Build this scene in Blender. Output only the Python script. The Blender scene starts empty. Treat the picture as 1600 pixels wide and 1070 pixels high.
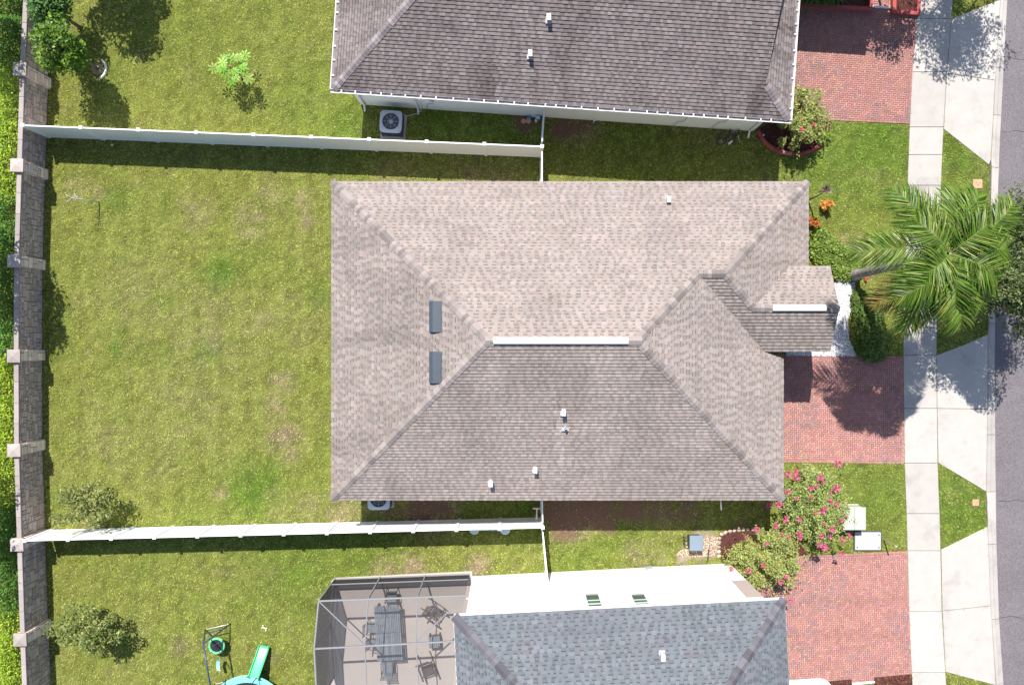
import bpy, bmesh, math, random
import numpy as np
from mathutils import Vector, Matrix

# ------------------------------------------------------------------ scene, camera, sky, sun
scene = bpy.context.scene
H = 34.0            # camera height above the lawn (m)
F = 1190.0          # focal length in photograph pixels (1600 wide)
R = math.radians

cam_data = bpy.data.cameras.new("camera")
cam_data.sensor_width = 36.0
cam_data.lens = 36.0 * F / 1600.0
cam_data.clip_start = 0.5
cam_data.clip_end = 2000.0
cam = bpy.data.objects.new("camera", cam_data)
scene.collection.objects.link(cam)
cam.location = (0, 0, H)
cam.rotation_euler = (0, 0, 0)
scene.camera = cam

SUNV = Vector((-0.175, 0.612, 1.0)).normalized()     # towards the sun
world = bpy.data.worlds.new("World")
scene.world = world
world.use_nodes = True
wn = world.node_tree
wn.nodes.clear()
sky = wn.nodes.new("ShaderNodeTexSky")
sky.sky_type = 'NISHITA'
sky.sun_disc = False
sky.sun_elevation = math.asin(SUNV.z)
sky.sun_rotation = math.atan2(SUNV.x, SUNV.y)
sky.air_density = 1.0
sky.dust_density = 1.0
bg = wn.nodes.new("ShaderNodeBackground")
bg.inputs[1].default_value = 0.105
wo = wn.nodes.new("ShaderNodeOutputWorld")
wn.links.new(sky.outputs[0], bg.inputs[0])
wn.links.new(bg.outputs[0], wo.inputs[0])

sun_data = bpy.data.lights.new("sun", 'SUN')
sun_data.energy = 4.8
sun_data.angle = R(0.53)
sun_data.color = (1.0, 0.955, 0.89)
sun = bpy.data.objects.new("sun", sun_data)
scene.collection.objects.link(sun)
sun.location = (-20, 40, 60)
sun.rotation_euler = SUNV.to_track_quat('Z', 'Y').to_euler()

vs = scene.view_settings
vs.view_transform = 'Standard'
vs.look = 'None'
vs.gamma = 1.0
vs.exposure = 0.73
vs.use_curve_mapping = False

# ------------------------------------------------------------------ helpers
COL = scene.collection
rnd = random.Random(7)
nrg = np.random.default_rng(11)


def W(px, py, z=0.0):
    """measured photo position of a point at height z -> metres"""
    return Vector(((px - 800.0) * (H - z) / F, (535.0 - py) * (H - z) / F, z))


def W2(px, py, z=0.0):
    p = W(px, py, z)
    return (p.x, p.y)


def mth(nt, op, a, b=None, clamp=False):
    n = nt.nodes.new("ShaderNodeMath")
    n.operation = op
    n.use_clamp = clamp
    for i, v in enumerate((a, b)):
        if v is None:
            continue
        if isinstance(v, (int, float)):
            n.inputs[i].default_value = v
        else:
            nt.links.new(v, n.inputs[i])
    return n.outputs[0]


def mix(nt, fac, a, b, blend='MIX'):
    n = nt.nodes.new("ShaderNodeMix")
    n.data_type = 'RGBA'
    n.blend_type = blend
    if isinstance(fac, (int, float)):
        n.inputs[0].default_value = fac
    else:
        nt.links.new(fac, n.inputs[0])
    for i, v in ((6, a), (7, b)):
        if isinstance(v, (tuple, list)):
            n.inputs[i].default_value = (v[0], v[1], v[2], 1)
        else:
            nt.links.new(v, n.inputs[i])
    return n.outputs[2]


def noise(nt, vec, scale, detail=3.0, rough=0.55):
    n = nt.nodes.new("ShaderNodeTexNoise")
    n.inputs['Scale'].default_value = scale
    n.inputs['Detail'].default_value = detail
    n.inputs['Roughness'].default_value = rough
    nt.links.new(vec, n.inputs['Vector'])
    return n.outputs[0]


def ramp(nt, v, lo, hi, a=0.0, b=1.0):
    n = nt.nodes.new("ShaderNodeMapRange")
    n.inputs[1].default_value = lo
    n.inputs[2].default_value = hi
    n.inputs[3].default_value = a
    n.inputs[4].default_value = b
    nt.links.new(v, n.inputs[0])
    return n.outputs[0]


def material(name, color, rough=0.8, spec=0.3, var=0.18, vscale=6.0, fine=0.1, fscale=60.0,
             bump=0.0, bscale=80.0, tint=False, metal=0.0, stain=None, trans=0.0, sscale=1.2,
             srange=(0.52, 0.72), alpha=None, extra=None):
    """node material: base colour, two octaves of wear, optional stain, piece tint, relief"""
    m = bpy.data.materials.new(name)
    m.use_nodes = True
    nt = m.node_tree
    nt.nodes.clear()
    out = nt.nodes.new("ShaderNodeOutputMaterial")
    p = nt.nodes.new("ShaderNodeBsdfPrincipled")
    geo = nt.nodes.new("ShaderNodeNewGeometry")
    pos = geo.outputs['Position']
    c = mix(nt, 1.0, color, (1, 1, 1), 'MULTIPLY')
    n1 = noise(nt, pos, vscale, 4.0)
    f1 = ramp(nt, n1, 0.25, 0.75, 1 - var, 1 + var)
    cmb = nt.nodes.new("ShaderNodeCombineColor")
    n2 = noise(nt, pos, fscale, 2.0)
    f2 = ramp(nt, n2, 0.25, 0.75, 1 - fine, 1 + fine)
    ff = mth(nt, 'MULTIPLY', f1, f2)
    for i in range(3):
        nt.links.new(ff, cmb.inputs[i])
    c = mix(nt, 1.0, c, cmb.outputs[0], 'MULTIPLY')
    if stain is not None:
        n3 = noise(nt, pos, sscale, 5.0, 0.65)
        c = mix(nt, ramp(nt, n3, srange[0], srange[1], 0.0, 1.0), c, stain)
    if tint:
        at = nt.nodes.new("ShaderNodeAttribute")
        at.attribute_name = "tint"
        c = mix(nt, 1.0, c, at.outputs['Color'], 'MULTIPLY')
    if extra:
        c = extra(nt, pos, c)
    nt.links.new(c, p.inputs['Base Color'])
    p.inputs['Roughness'].default_value = rough
    p.inputs['Specular IOR Level'].default_value = spec
    p.inputs['Metallic'].default_value = metal
    if bump > 0:
        nb = noise(nt, pos, bscale, 3.0)
        b = nt.nodes.new("ShaderNodeBump")
        b.inputs['Strength'].default_value = min(1.0, bump)
        b.inputs['Distance'].default_value = 0.02
        nt.links.new(nb, b.inputs['Height'])
        nt.links.new(b.outputs[0], p.inputs['Normal'])
    sh = p.outputs[0]
    if trans > 0:
        t = nt.nodes.new("ShaderNodeBsdfTranslucent")
        hs = nt.nodes.new("ShaderNodeHueSaturation")
        hs.inputs['Value'].default_value = 1.25
        hs.inputs['Saturation'].default_value = 1.1
        nt.links.new(c, hs.inputs['Color'])
        nt.links.new(hs.outputs[0], t.inputs['Color'])
        ms = nt.nodes.new("ShaderNodeMixShader")
        ms.inputs[0].default_value = trans
        nt.links.new(p.outputs[0], ms.inputs[1])
        nt.links.new(t.outputs[0], ms.inputs[2])
        sh = ms.outputs[0]
    if alpha is not None:
        tr = nt.nodes.new("ShaderNodeBsdfTransparent")
        ms = nt.nodes.new("ShaderNodeMixShader")
        ms.inputs[0].default_value = alpha
        nt.links.new(tr.outputs[0], ms.inputs[1])
        nt.links.new(sh, ms.inputs[2])
        sh = ms.outputs[0]
    nt.links.new(sh, out.inputs[0])
    return m


def tag(o, label=None, cat=None, group=None, kind=None):
    if label:
        o["label"] = label
    if cat:
        o["category"] = cat
    if group:
        o["group"] = group
    if kind:
        o["kind"] = kind
    return o


def link(name, me, mat=None, parent=None):
    o = bpy.data.objects.new(name, me)
    COL.objects.link(o)
    if mat is not None and me is not None:
        me.materials.append(mat)
    if parent is not None:
        o.parent = parent
        if parent.parent is None:
            o.matrix_parent_inverse = Matrix.Translation(-parent.location)
    return o


def thing(name, loc, label, cat, group=None):
    o = bpy.data.objects.new(name, None)
    COL.objects.link(o)
    o.empty_display_size = 0.2
    o.location = Vector((loc[0], loc[1], loc[2] if len(loc) > 2 else 0.0))
    tag(o, label, cat, group)
    return o


class MB:
    """collects faces, each with a tint, and links them as ONE mesh object"""

    def __init__(self):
        self.v = []
        self.f = []
        self.c = []
        self.sm = []

    def poly(self, pts, col=(1, 1, 1), smooth=False):
        i = len(self.v)
        self.v.extend([tuple(p) for p in pts])
        self.f.append(tuple(range(i, i + len(pts))))
        self.c.append(col)
        self.sm.append(smooth)

    def box(self, c, s, rz=0.0, col=(1, 1, 1), bev=0.0, M=None):
        c = Vector(c)
        hx, hy, hz = s[0] / 2, s[1] / 2, s[2] / 2
        rot = Matrix.Rotation(rz, 3, 'Z') if M is None else M
        if bev <= 0:
            vs_ = [Vector((x, y, z)) for z in (-hz, hz) for x, y in ((-hx, -hy), (hx, -hy), (hx, hy), (-hx, hy))]
            i = len(self.v)
            self.v.extend([tuple(c + rot @ p) for p in vs_])
            fs = [(3, 2, 1, 0), (4, 5, 6, 7), (0, 1, 5, 4), (1, 2, 6, 5), (2, 3, 7, 6), (3, 0, 4, 7)]
        else:
            b = min(bev, hx * .9, hy * .9, hz * .9)
            rings = []
            for z, ins in ((-hz, b), (-hz + b, 0), (hz - b, 0), (hz, b)):
                x, y = hx - ins, hy - ins
                k = b * .7 if ins == 0 else b * .4
                rings.append([Vector(q) for q in ((-x + k, -y, z), (x - k, -y, z), (x, -y + k, z), (x, y - k, z),
                                                  (x - k, y, z), (-x + k, y, z), (-x, y - k, z), (-x, -y + k, z))])
            i = len(self.v)
            for r_ in rings:
                self.v.extend([tuple(c + rot @ p) for p in r_])
            fs = [tuple(range(7, -1, -1)), tuple(range(24, 32))]
            for k in range(3):
                for j in range(8):
                    fs.append((k * 8 + j, k * 8 + (j + 1) % 8, k * 8 + 8 + (j + 1) % 8, k * 8 + 8 + j))
        for f in fs:
            self.f.append(tuple(i + k for k in f))
            self.c.append(col)
            self.sm.append(False)
        return self

    def prism(self, pts, z0, z1, col=(1, 1, 1), bottom=True):
        """pts counter-clockwise plan polygon"""
        n = len(pts)
        a = sum(pts[i][0] * pts[(i + 1) % n][1] - pts[(i + 1) % n][0] * pts[i][1] for i in range(n))
        if a < 0:
            pts = list(reversed(pts))
        self.poly([(p[0], p[1], z1) for p in pts], col)
        if bottom:
            self.poly([(p[0], p[1], z0) for p in reversed(pts)], col)
        for i in range(n):
            p, q = pts[i], pts[(i + 1) % n]
            self.poly([(p[0], p[1], z0), (q[0], q[1], z0), (q[0], q[1], z1), (p[0], p[1], z1)], col)
        return self

    def tube(self, pts, rad, n=8, col=(1, 1, 1), cap=True):
        pts = [Vector(p) for p in pts]
        if isinstance(rad, (int, float)):
            rad = [rad] * len(pts)
        i0 = len(self.v)
        up = None
        for k, p in enumerate(pts):
            t = (pts[min(k + 1, len(pts) - 1)] - pts[max(k - 1, 0)]).normalized()
            if up is None:
                ref = Vector((0, 0, 1)) if abs(t.z) < 0.9 else Vector((1, 0, 0))
                up = t.cross(ref).normalized()
            up = (up - t * up.dot(t)).normalized()
            w_ = t.cross(up)
            for j in range(n):
                a = 2 * math.pi * j / n
                self.v.append(tuple(p + (up * math.cos(a) + w_ * math.sin(a)) * rad[k]))
        for k in range(len(pts) - 1):
            for j in range(n):
                a, b = i0 + k * n + j, i0 + k * n + (j + 1) % n
                self.f.append((a, b, b + n, a + n))
                self.c.append(col)
                self.sm.append(True)
        if cap:
            self.f.append(tuple(i0 + j for j in reversed(range(n))))
            self.f.append(tuple(i0 + (len(pts) - 1) * n + j for j in range(n)))
            self.c += [col, col]
            self.sm += [False, False]
        return self

    def ring(self, c, r, t, n=24, m=8, col=(1, 1, 1), axis=(0, 0, 1), a0=0, a1=2 * math.pi):
        ax = Vector(axis).normalized()
        q = ax.to_track_quat('Z', 'Y').to_matrix()
        full = abs(a1 - a0 - 2 * math.pi) < 1e-6
        i0 = len(self.v)
        N = n if full else n + 1
        for k in range(N):
            a = a0 + (a1 - a0) * k / n
            for j in range(m):
                b = 2 * math.pi * j / m
                p = Vector(((r + t * math.cos(b)) * math.cos(a), (r + t * math.cos(b)) * math.sin(a), t * math.sin(b)))
                self.v.append(tuple(Vector(c) + q @ p))
        for k in range(n):
            for j in range(m):
                a, b = k % N, (k + 1) % N
                self.f.append((i0 + a * m + j, i0 + b * m + j, i0 + b * m + (j + 1) % m, i0 + a * m + (j + 1) % m))
                self.c.append(col)
                self.sm.append(True)
        return self

    def disc(self, c, r, z0, z1, n=24, col=(1, 1, 1)):
        self.prism([(c[0] + r * math.cos(2 * math.pi * k / n), c[1] + r * math.sin(2 * math.pi * k / n)) for k in range(n)], z0, z1, col)
        return self

    def mesh(self, name="mesh"):
        me = bpy.data.meshes.new(name)
        me.from_pydata(self.v, [], self.f)
        at = me.attributes.new("tint", 'FLOAT_COLOR', 'FACE')
        flat = np.ones((len(self.f), 4), dtype=np.float32)
        flat[:, :3] = np.array(self.c, dtype=np.float32).reshape(-1, 3)
        at.data.foreach_set("color", flat.ravel())
        me.polygons.foreach_set("use_smooth", self.sm)
        me.update()
        return me

    def build(self, name, mat, parent=None):
        return link(name, self.mesh(name), mat, parent)


def np_mesh(name, V, Fq, tint, mat, parent=None, smooth=False):
    """V (n,3), Fq (m,k) faces all with k corners, tint (n,3) per vertex"""
    me = bpy.data.meshes.new(name)
    V = np.asarray(V, dtype=np.float32)
    Fq = np.asarray(Fq, dtype=np.int32)
    m, k = Fq.shape
    me.vertices.add(len(V))
    me.vertices.foreach_set("co", V.ravel())
    me.loops.add(m * k)
    me.loops.foreach_set("vertex_index", Fq.ravel())
    me.polygons.add(m)
    me.polygons.foreach_set("loop_start", np.arange(0, m * k, k, dtype=np.int32))
    me.polygons.foreach_set("loop_total", np.full(m, k, dtype=np.int32))
    at = me.attributes.new("tint", 'FLOAT_COLOR', 'POINT')
    t4 = np.ones((len(V), 4), dtype=np.float32)
    t4[:, :3] = tint
    at.data.foreach_set("color", t4.ravel())
    me.polygons.foreach_set("use_smooth", np.full(m, smooth))
    me.update(calc_edges=True)
    me.validate()
    return link(name, me, mat, parent)


def clip_poly(poly, clip):
    """Sutherland-Hodgman, clip is a convex CCW polygon, 2D tuples"""
    out = poly
    n = len(clip)
    for i in range(n):
        ax, ay = clip[i]
        bx, by = clip[(i + 1) % n]
        ex, ey = bx - ax, by - ay
        inp = out
        out = []
        if not inp:
            return []
        px_, py_ = inp[-1]
        pd = ex * (py_ - ay) - ey * (px_ - ax)
        for (x, y) in inp:
            d = ex * (y - ay) - ey * (x - ax)
            if d >= 0:
                if pd < 0:
                    t = pd / (pd - d)
                    out.append((px_ + (x - px_) * t, py_ + (y - py_) * t))
                out.append((x, y))
            elif pd >= 0:
                t = pd / (pd - d)
                out.append((px_ + (x - px_) * t, py_ + (y - py_) * t))
            px_, py_, pd = x, y, d
    return out


def ccw(p):
    a = sum(p[i][0] * p[(i + 1) % len(p)][1] - p[(i + 1) % len(p)][0] * p[i][1] for i in range(len(p)))
    return p if a > 0 else list(reversed(p))


def in_poly(x, y, poly):
    inside = np.zeros(x.shape, bool)
    n = len(poly)
    j = n - 1
    for i in range(n):
        xi, yi = poly[i]
        xj, yj = poly[j]
        if abs(yj - yi) > 1e-9:
            c = ((yi > y) != (yj > y)) & (x < (xj - xi) * (y - yi) / (yj - yi) + xi)
            inside ^= c
        j = i
    return inside


_perm = np.random.default_rng(3).random((256, 256))


def vnoise(x, y, s):
    x = x * s + 1000.0
    y = y * s + 1000.0
    xi = np.floor(x).astype(int)
    yi = np.floor(y).astype(int)
    fx, fy = x - xi, y - yi
    fx = fx * fx * (3 - 2 * fx)
    fy = fy * fy * (3 - 2 * fy)
    g = lambda a, b: _perm[a % 256, b % 256]
    return (g(xi, yi) * (1 - fx) + g(xi + 1, yi) * fx) * (1 - fy) + (g(xi, yi + 1) * (1 - fx) + g(xi + 1, yi + 1) * fx) * fy


def fbm(x, y, s, o=4):
    t = 0
    a = 0.5
    tot = 0
    for k in range(o):
        t = t + a * vnoise(x + 17.3 * k, y - 9.1 * k, s * 2 ** k)
        tot += a
        a *= 0.55
    return t / tot


# ------------------------------------------------------------------ materials
M = {}
M['soil'] = material('lawn_soil', (1, 1, 1), 0.95, 0.1, 0.25, 9, 0.35, 45, 0.6, 55, tint=True)
M['grass'] = material('grass_blade', (1, 1, 1), 0.6, 0.25, 0.12, 3, 0.0, 60, tint=True, trans=0.25)
M['concrete'] = material('concrete', (0.425, 0.395, 0.365), 0.88, 0.2, 0.06, 1.7, 0.07, 90, 0.15, 160, tint=True,
                         stain=(0.285, 0.262, 0.245), sscale=0.9, srange=(0.52, 0.82))
M['asphalt'] = material('asphalt', (0.150, 0.136, 0.144), 0.92, 0.2, 0.10, 0.8, 0.5, 30, 0.5, 55)
M['sand'] = material('joint_sand', (0.10, 0.065, 0.055), 0.95, 0.1)
M['paver'] = material('brick_paver', (0.345, 0.168, 0.150), 0.88, 0.2, 0.08, 1.2, 0.14, 70, 0.25, 120, tint=True)
M['shingleA'] = material('shingle_weathered_tan', (0.270, 0.230, 0.211), 0.92, 0.15, 0.06, 0.9, 0.16, 42, 0.3, 140, tint=True,
                         stain=(0.200, 0.168, 0.158), sscale=0.55, srange=(0.55, 0.9))
M['shingleB'] = material('shingle_brown_grey', (0.195, 0.166, 0.162), 0.92, 0.15, 0.10, 0.9, 0.18, 42, 0.3, 140, tint=True,
                         stain=(0.115, 0.100, 0.107), sscale=0.8, srange=(0.55, 0.82))
M['shingleC'] = material('shingle_blue_grey', (0.136, 0.150, 0.166), 0.92, 0.15, 0.10, 0.9, 0.16, 42, 0.3, 140, tint=True,
                         stain=(0.130, 0.126, 0.146), sscale=0.9, srange=(0.5, 0.75))
M['deck'] = material('roof_deck', (0.20, 0.17, 0.16), 0.9, 0.1)
M['stuccoA'] = material('stucco_beige', (0.55, 0.50, 0.43), 0.9, 0.2, 0.05, 2, 0.05, 80, 0.3, 90)
M['stuccoB'] = material('stucco_pale_grey', (0.78, 0.80, 0.76), 0.9, 0.2, 0.05, 2, 0.04, 80, 0.2, 90, stain=(0.62, 0.61, 0.50), sscale=1.5, srange=(.62, .9))
M['stuccoC'] = material('stucco_white', (0.80, 0.79, 0.77), 0.9, 0.2, 0.03, 2, 0.03, 80, 0.2, 90)
M['white'] = material('white_trim', (0.80, 0.80, 0.80), 0.5, 0.4, 0.04, 3, 0.03, 40)
M['gutter'] = material('gutter_white', (0.78, 0.77, 0.80), 0.45, 0.4, 0.06, 4, 0.05, 40)
M['vinyl'] = material('white_vinyl', (0.87, 0.88, 0.89), 0.38, 0.45, 0.03, 1.2, 0.02, 30)
M['vinyl2'] = material('white_vinyl_aged', (0.82, 0.83, 0.82), 0.4, 0.45, 0.05, 1.2, 0.03, 30)
M['stone'] = material('wall_stone', (0.480, 0.385, 0.350), 0.9, 0.15, 0.12, 3, 0.22, 40, 0.5, 70, tint=True)
M['mortar'] = material('wall_mortar', (0.115, 0.095, 0.095), 0.95, 0.1, 0.1, 5)
M['cap'] = material('cap_stone', (0.375, 0.325, 0.305), 0.88, 0.2, 0.10, 3, 0.12, 50, 0.3, 60, tint=True, stain=(0.17, 0.15, 0.145), sscale=3.0, srange=(0.60, 0.72))
M['bark'] = material('bark', (0.16, 0.125, 0.10), 0.95, 0.1, 0.25, 8, 0.3, 50, 0.8, 40)
M['palmbark'] = material('palm_bark', (0.36, 0.325, 0.31), 0.95, 0.1, 0.25, 4, 0.25, 30, 0.7, 30, tint=True)
M['leaf'] = material('leaf', (1.45, 1.42, 1.3), 0.5, 0.3, 0.10, 3, 0.0, 60, tint=True, trans=0.28)
M['gloss_leaf'] = material('glossy_leaf', (1.45, 1.42, 1.3), 0.44, 0.4, 0.10, 3, 0.0, 60, tint=True, trans=0.22)
M['petal'] = material('petal', (1, 1, 1), 0.6, 0.3, 0.05, 9, tint=True, trans=0.25)
M['mulch'] = material('red_mulch', (0.085, 0.035, 0.030), 0.95, 0.1, 0.35, 12, 0.5, 60, 0.9, 50, tint=True)
M['redcurb'] = material('red_painted_curb', (0.36, 0.075, 0.075), 0.8, 0.3, 0.12, 5, 0.10, 60, 0.2, 80, tint=True)
M['gravel'] = material('white_gravel', (0.78, 0.77, 0.78), 0.85, 0.3, 0.06, 9, 0.1, 50, tint=True)
M['rock'] = material('edging_rock', (0.40, 0.31, 0.25), 0.9, 0.2, 0.2, 9, 0.2, 50, 0.5, 50, tint=True)
M['redsoil'] = material('reddish_soil', (0.170, 0.105, 0.075), 0.95, 0.1, 0.3, 6, 0.35, 50, 0.7, 50, tint=True)
M['dirt'] = material('bare_dirt', (0.33, 0.25, 0.185), 0.95, 0.1, 0.2, 6, 0.3, 50, 0.6, 50)
M['metal_light'] = material('painted_grey_metal', (0.40, 0.45, 0.52), 0.45, 0.5, 0.05, 4, 0.04, 40)
M['metal_dark'] = material('dark_grey_metal', (0.05, 0.055, 0.065), 0.5, 0.5, 0.1, 6)
M['vent_grey'] = material('slate_vent_metal', (0.052, 0.066, 0.085), 0.42, 0.5, 0.08, 5, 0.05, 60)
M['galv'] = material('galvanised_metal', (0.62, 0.62, 0.63), 0.4, 0.5, 0.08, 8, 0.05, 60, metal=0.3)
M['lead'] = material('lead_flashing', (0.36, 0.35, 0.37), 0.6, 0.4, 0.1, 8)
M['black'] = material('black_plastic', (0.02, 0.02, 0.022), 0.5, 0.4, 0.1, 8)
M['alu'] = material('bronze_grey_aluminium', (0.235, 0.235, 0.25), 0.45, 0.5, 0.05, 4)
M['screen'] = material('insect_screen', (0.050, 0.046, 0.050), 0.8, 0.1, 0.05, 4, alpha=0.35)
M['patio'] = material('patio_concrete', (0.37, 0.325, 0.30), 0.85, 0.2, 0.05, 1.2, 0.05, 70, 0.1, 100)
M['wicker'] = material('grey_slat_wood', (0.150, 0.180, 0.210), 0.7, 0.3, 0.15, 6, 0.15, 50, tint=True)
M['brownwood'] = material('dark_brown_wood', (0.085, 0.066, 0.062), 0.7, 0.3, 0.15, 6, 0.15, 50)
M['glass'] = material('window_glass', (0.06, 0.10, 0.09), 0.08, 0.6, 0.2, 1.0)
M['blind'] = material('window_blind', (0.42, 0.50, 0.45), 0.7, 0.3, 0.05, 3)
M['shutter'] = material('tan_panel', (0.44, 0.36, 0.33), 0.85, 0.2, 0.05, 3)
M['green_box'] = material('pale_green_enamel', (0.43, 0.455, 0.385), 0.5, 0.4, 0.07, 2.5, 0.04, 40, stain=(0.36, 0.38, 0.32), sscale=2.0, srange=(.6, .85))
M['grey_lid'] = material('polymer_lid', (0.41, 0.41, 0.42), 0.75, 0.3, 0.05, 2.5, 0.05, 60)
M['orange'] = material('terracotta_cover', (0.55, 0.28, 0.18), 0.8, 0.3, 0.15, 7, 0.1, 60)
M['wood'] = material('weathered_wood', (0.34, 0.23, 0.16), 0.9, 0.2, 0.2, 5, 0.2, 40)
M['brown'] = material('brown_marker', (0.30, 0.17, 0.11), 0.7, 0.3)
M['bluetube'] = material('navy_blue_steel', (0.028, 0.050, 0.115), 0.4, 0.5, 0.1, 6)
M['green_pl'] = material('green_plastic', (0.06, 0.55, 0.23), 0.35, 0.5, 0.05, 4)
M['lime_pl'] = material('lime_green_foam', (0.14, 0.58, 0.22), 0.6, 0.4, 0.06, 4)
M['teal_pl'] = material('teal_vinyl', (0.22, 0.64, 0.62), 0.5, 0.4, 0.06, 4)
M['rope'] = material('tan_rope', (0.52, 0.42, 0.24), 0.9, 0.2)
M['tramp'] = material('trampoline_mat', (0.015, 0.018, 0.028), 0.7, 0.3)
M['bone'] = material('cream_plastic', (0.68, 0.61, 0.50), 0.6, 0.3)
M['blue_pl'] = material('blue_plastic', (0.05, 0.24, 0.62), 0.4, 0.5, 0.1, 8)
M['ltblue_pl'] = material('pale_blue_plastic', (0.42, 0.55, 0.68), 0.4, 0.5, 0.1, 8)
M['yellow_pl'] = material('yellow_plastic', (0.75, 0.66, 0.08), 0.4, 0.5, 0.1, 8)
M['box_lid'] = material('slate_lid', (0.17, 0.22, 0.27), 0.5, 0.4, 0.06, 4)
M['bike'] = material('dark_blue_paint', (0.03, 0.03, 0.07), 0.35, 0.5)

# ------------------------------------------------------------------ the setting: street side lines
def line(pts, z=0.0):
    return [W2(x, y, z) for x, y in pts]


def interp(pts, py):
    for (x0, y0), (x1, y1) in zip(pts, pts[1:]):
        if y0 <= py <= y1:
            return x0 + (x1 - x0) * (py - y0) / (y1 - y0)
    (x0, y0), (x1, y1) = (pts[0], pts[1]) if py < pts[0][1] else (pts[-2], pts[-1])
    return x0 + (x1 - x0) * (py - y0) / (y1 - y0)


SW_L = [(1443, -90), (1434, 15), (1425, 111), (1421, 197), (1418, 280), (1412, 480), (1411, 550), (1412, 640), (1413, 724),
        (1416, 800), (1417.5, 860), (1420, 956), (1424, 1050), (1431, 1160)]
SW_R = [(1496, -90), (1486, 30), (1479, 115), (1474, 202), (1471, 267), (1465, 450), (1463, 555), (1464, 638), (1465, 723),
        (1468, 802), (1469.5, 860), (1471.5, 954), (1477, 1049), (1484, 1160)]
KB_L = [(1571, -90), (1563, 0), (1555, 126), (1548, 255), (1545, 400), (1543, 555), (1543, 640), (1541, 768), (1541, 800),
        (1543, 823), (1548, 951), (1556, 1067), (1562, 1160)]
KB_R = [(1583, -90), (1575, 0), (1570, 88), (1563, 227), (1557, 400), (1555, 583), (1556, 679), (1557, 782), (1558, 850),
        (1562, 967), (1569, 1070), (1577, 1160)]


def strip(L, Rr, y0, y1, n=6, inset=0.0):
    a = []
    b = []
    for k in range(n + 1):
        py = y0 + (y1 - y0) * k / n
        a.append(W2(interp(L, py), py))
        b.append(W2(interp(Rr, py), py))
    poly = a + list(reversed(b))
    return poly


def shrink(poly, d):
    poly = ccw(poly)
    n = len(poly)
    out = []
    for i in range(n):
        p0, p1, p2 = Vector(poly[i - 1]), Vector(poly[i]), Vector(poly[(i + 1) % n])
        e1, e2 = (p1 - p0), (p2 - p1)
        if e1.length < 1e-6 or e2.length < 1e-6:
            out.append(tuple(p1))
            continue
        e1.normalize()
        e2.normalize()
        n1, n2 = Vector((-e1.y, e1.x)), Vector((-e2.y, e2.x))
        m_ = n1 + n2
        m_ = m_ / max(0.3, m_.dot(n1)) if m_.length > 1e-6 else n1
        out.append(tuple(p1 + m_ * d))
    return out


def slab(name, poly, z0, z1, mat, parent, bev=0.012, tone=1.0):
    mb = MB()
    c = (tone, tone, tone)
    outer = shrink(poly, 0.009)
    inner = shrink(poly, 0.009 + bev)
    n = len(outer)
    mb.poly([(p[0], p[1], z1) for p in inner], c)
    for i in range(n):
        j = (i + 1) % n
        mb.poly([(outer[i][0], outer[i][1], z1 - bev), (outer[j][0], outer[j][1], z1 - bev), (inner[j][0], inner[j][1], z1), (inner[i][0], inner[i][1], z1)], c)
        mb.poly([(outer[i][0], outer[i][1], z0), (outer[j][0], outer[j][1], z0), (outer[j][0], outer[j][1], z1 - bev), (outer[i][0], outer[i][1], z1 - bev)], c)
    return mb.build(name, mat, parent)


# road, one sheet running on beyond the picture
mb = MB()
road_pts = [W2(interp(KB_R, y) - 1, y) for y in range(-90, 1161, 50)]
far_n, far_s = road_pts[0], road_pts[-1]
road_poly = [(far_n[0] + 14, far_n[1] + 60), (far_n[0] + 5, far_n[1] + 25)] + road_pts + [(far_s[0] + 5, far_s[1] - 25), (far_s[0] + 14, far_s[1] - 60)]
outer = [(p[0] + 8.0, p[1]) for p in reversed(road_poly)]
mb.poly([(p[0], p[1], -0.055) for p in ccw(road_poly + outer)])
road = mb.build('road', M['asphalt'])
tag(road, kind='structure')
# hairline cracks in the road surface, thin strips of dark sealer 4 mm proud
crk = MB()
for (pts) in ([(1557, 205), (1570, 207), (1588, 204), (1612, 209)], [(1558, 782), (1575, 783), (1590, 780), (1612, 788)], [(1566, 88), (1585, 92), (1612, 96)],
              [(1562, 965), (1580, 962), (1610, 968)]):
    q = [W(x, y, -0.051) for x, y in pts]
    for a, b in zip(q, q[1:]):
        d = (b - a).normalized()
        nn = Vector((-d.y, d.x, 0)) * 0.008
        crk.poly([a - nn, b - nn, b + nn, a + nn])
o = crk.build('crack_sealer', M['black'], road)

# sidewalk slabs
joints = [-90, -22, 30, 113, 199, 242, 290, 338, 384, 430, 470, 512, 555, 638, 723, 802, 860, 955, 1050, 1105, 1160]
mb = MB()
for a, b in zip(joints, joints[1:]):
    mb.poly([(p[0], p[1], -0.005) for p in ccw(shrink(strip(SW_L, SW_R, a, b), 0.03))])
sidewalk = mb.build('sidewalk', M['sand'])
tag(sidewalk, kind='structure')
for a, b in zip(joints, joints[1:]):
    slab('sidewalk_slab', strip(SW_L, SW_R, a, b), -0.08, 0.028, M['concrete'], sidewalk, tone=rnd.uniform(0.90, 1.04))

# driveway aprons between sidewalk and kerb


def apron(polys):
    mb = MB()
    for p in polys:
        mb.poly([(q[0], q[1], -0.006) for q in ccw(shrink(line(p), 0.03))])
    o = mb.build('driveway_apron', M['sand'])
    tag(o, kind='structure')
    for p in polys:
        slab('apron_slab', line(p), -0.08, 0.024, M['concrete'], o, tone=rnd.uniform(0.96, 1.05))
    return o


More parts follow.
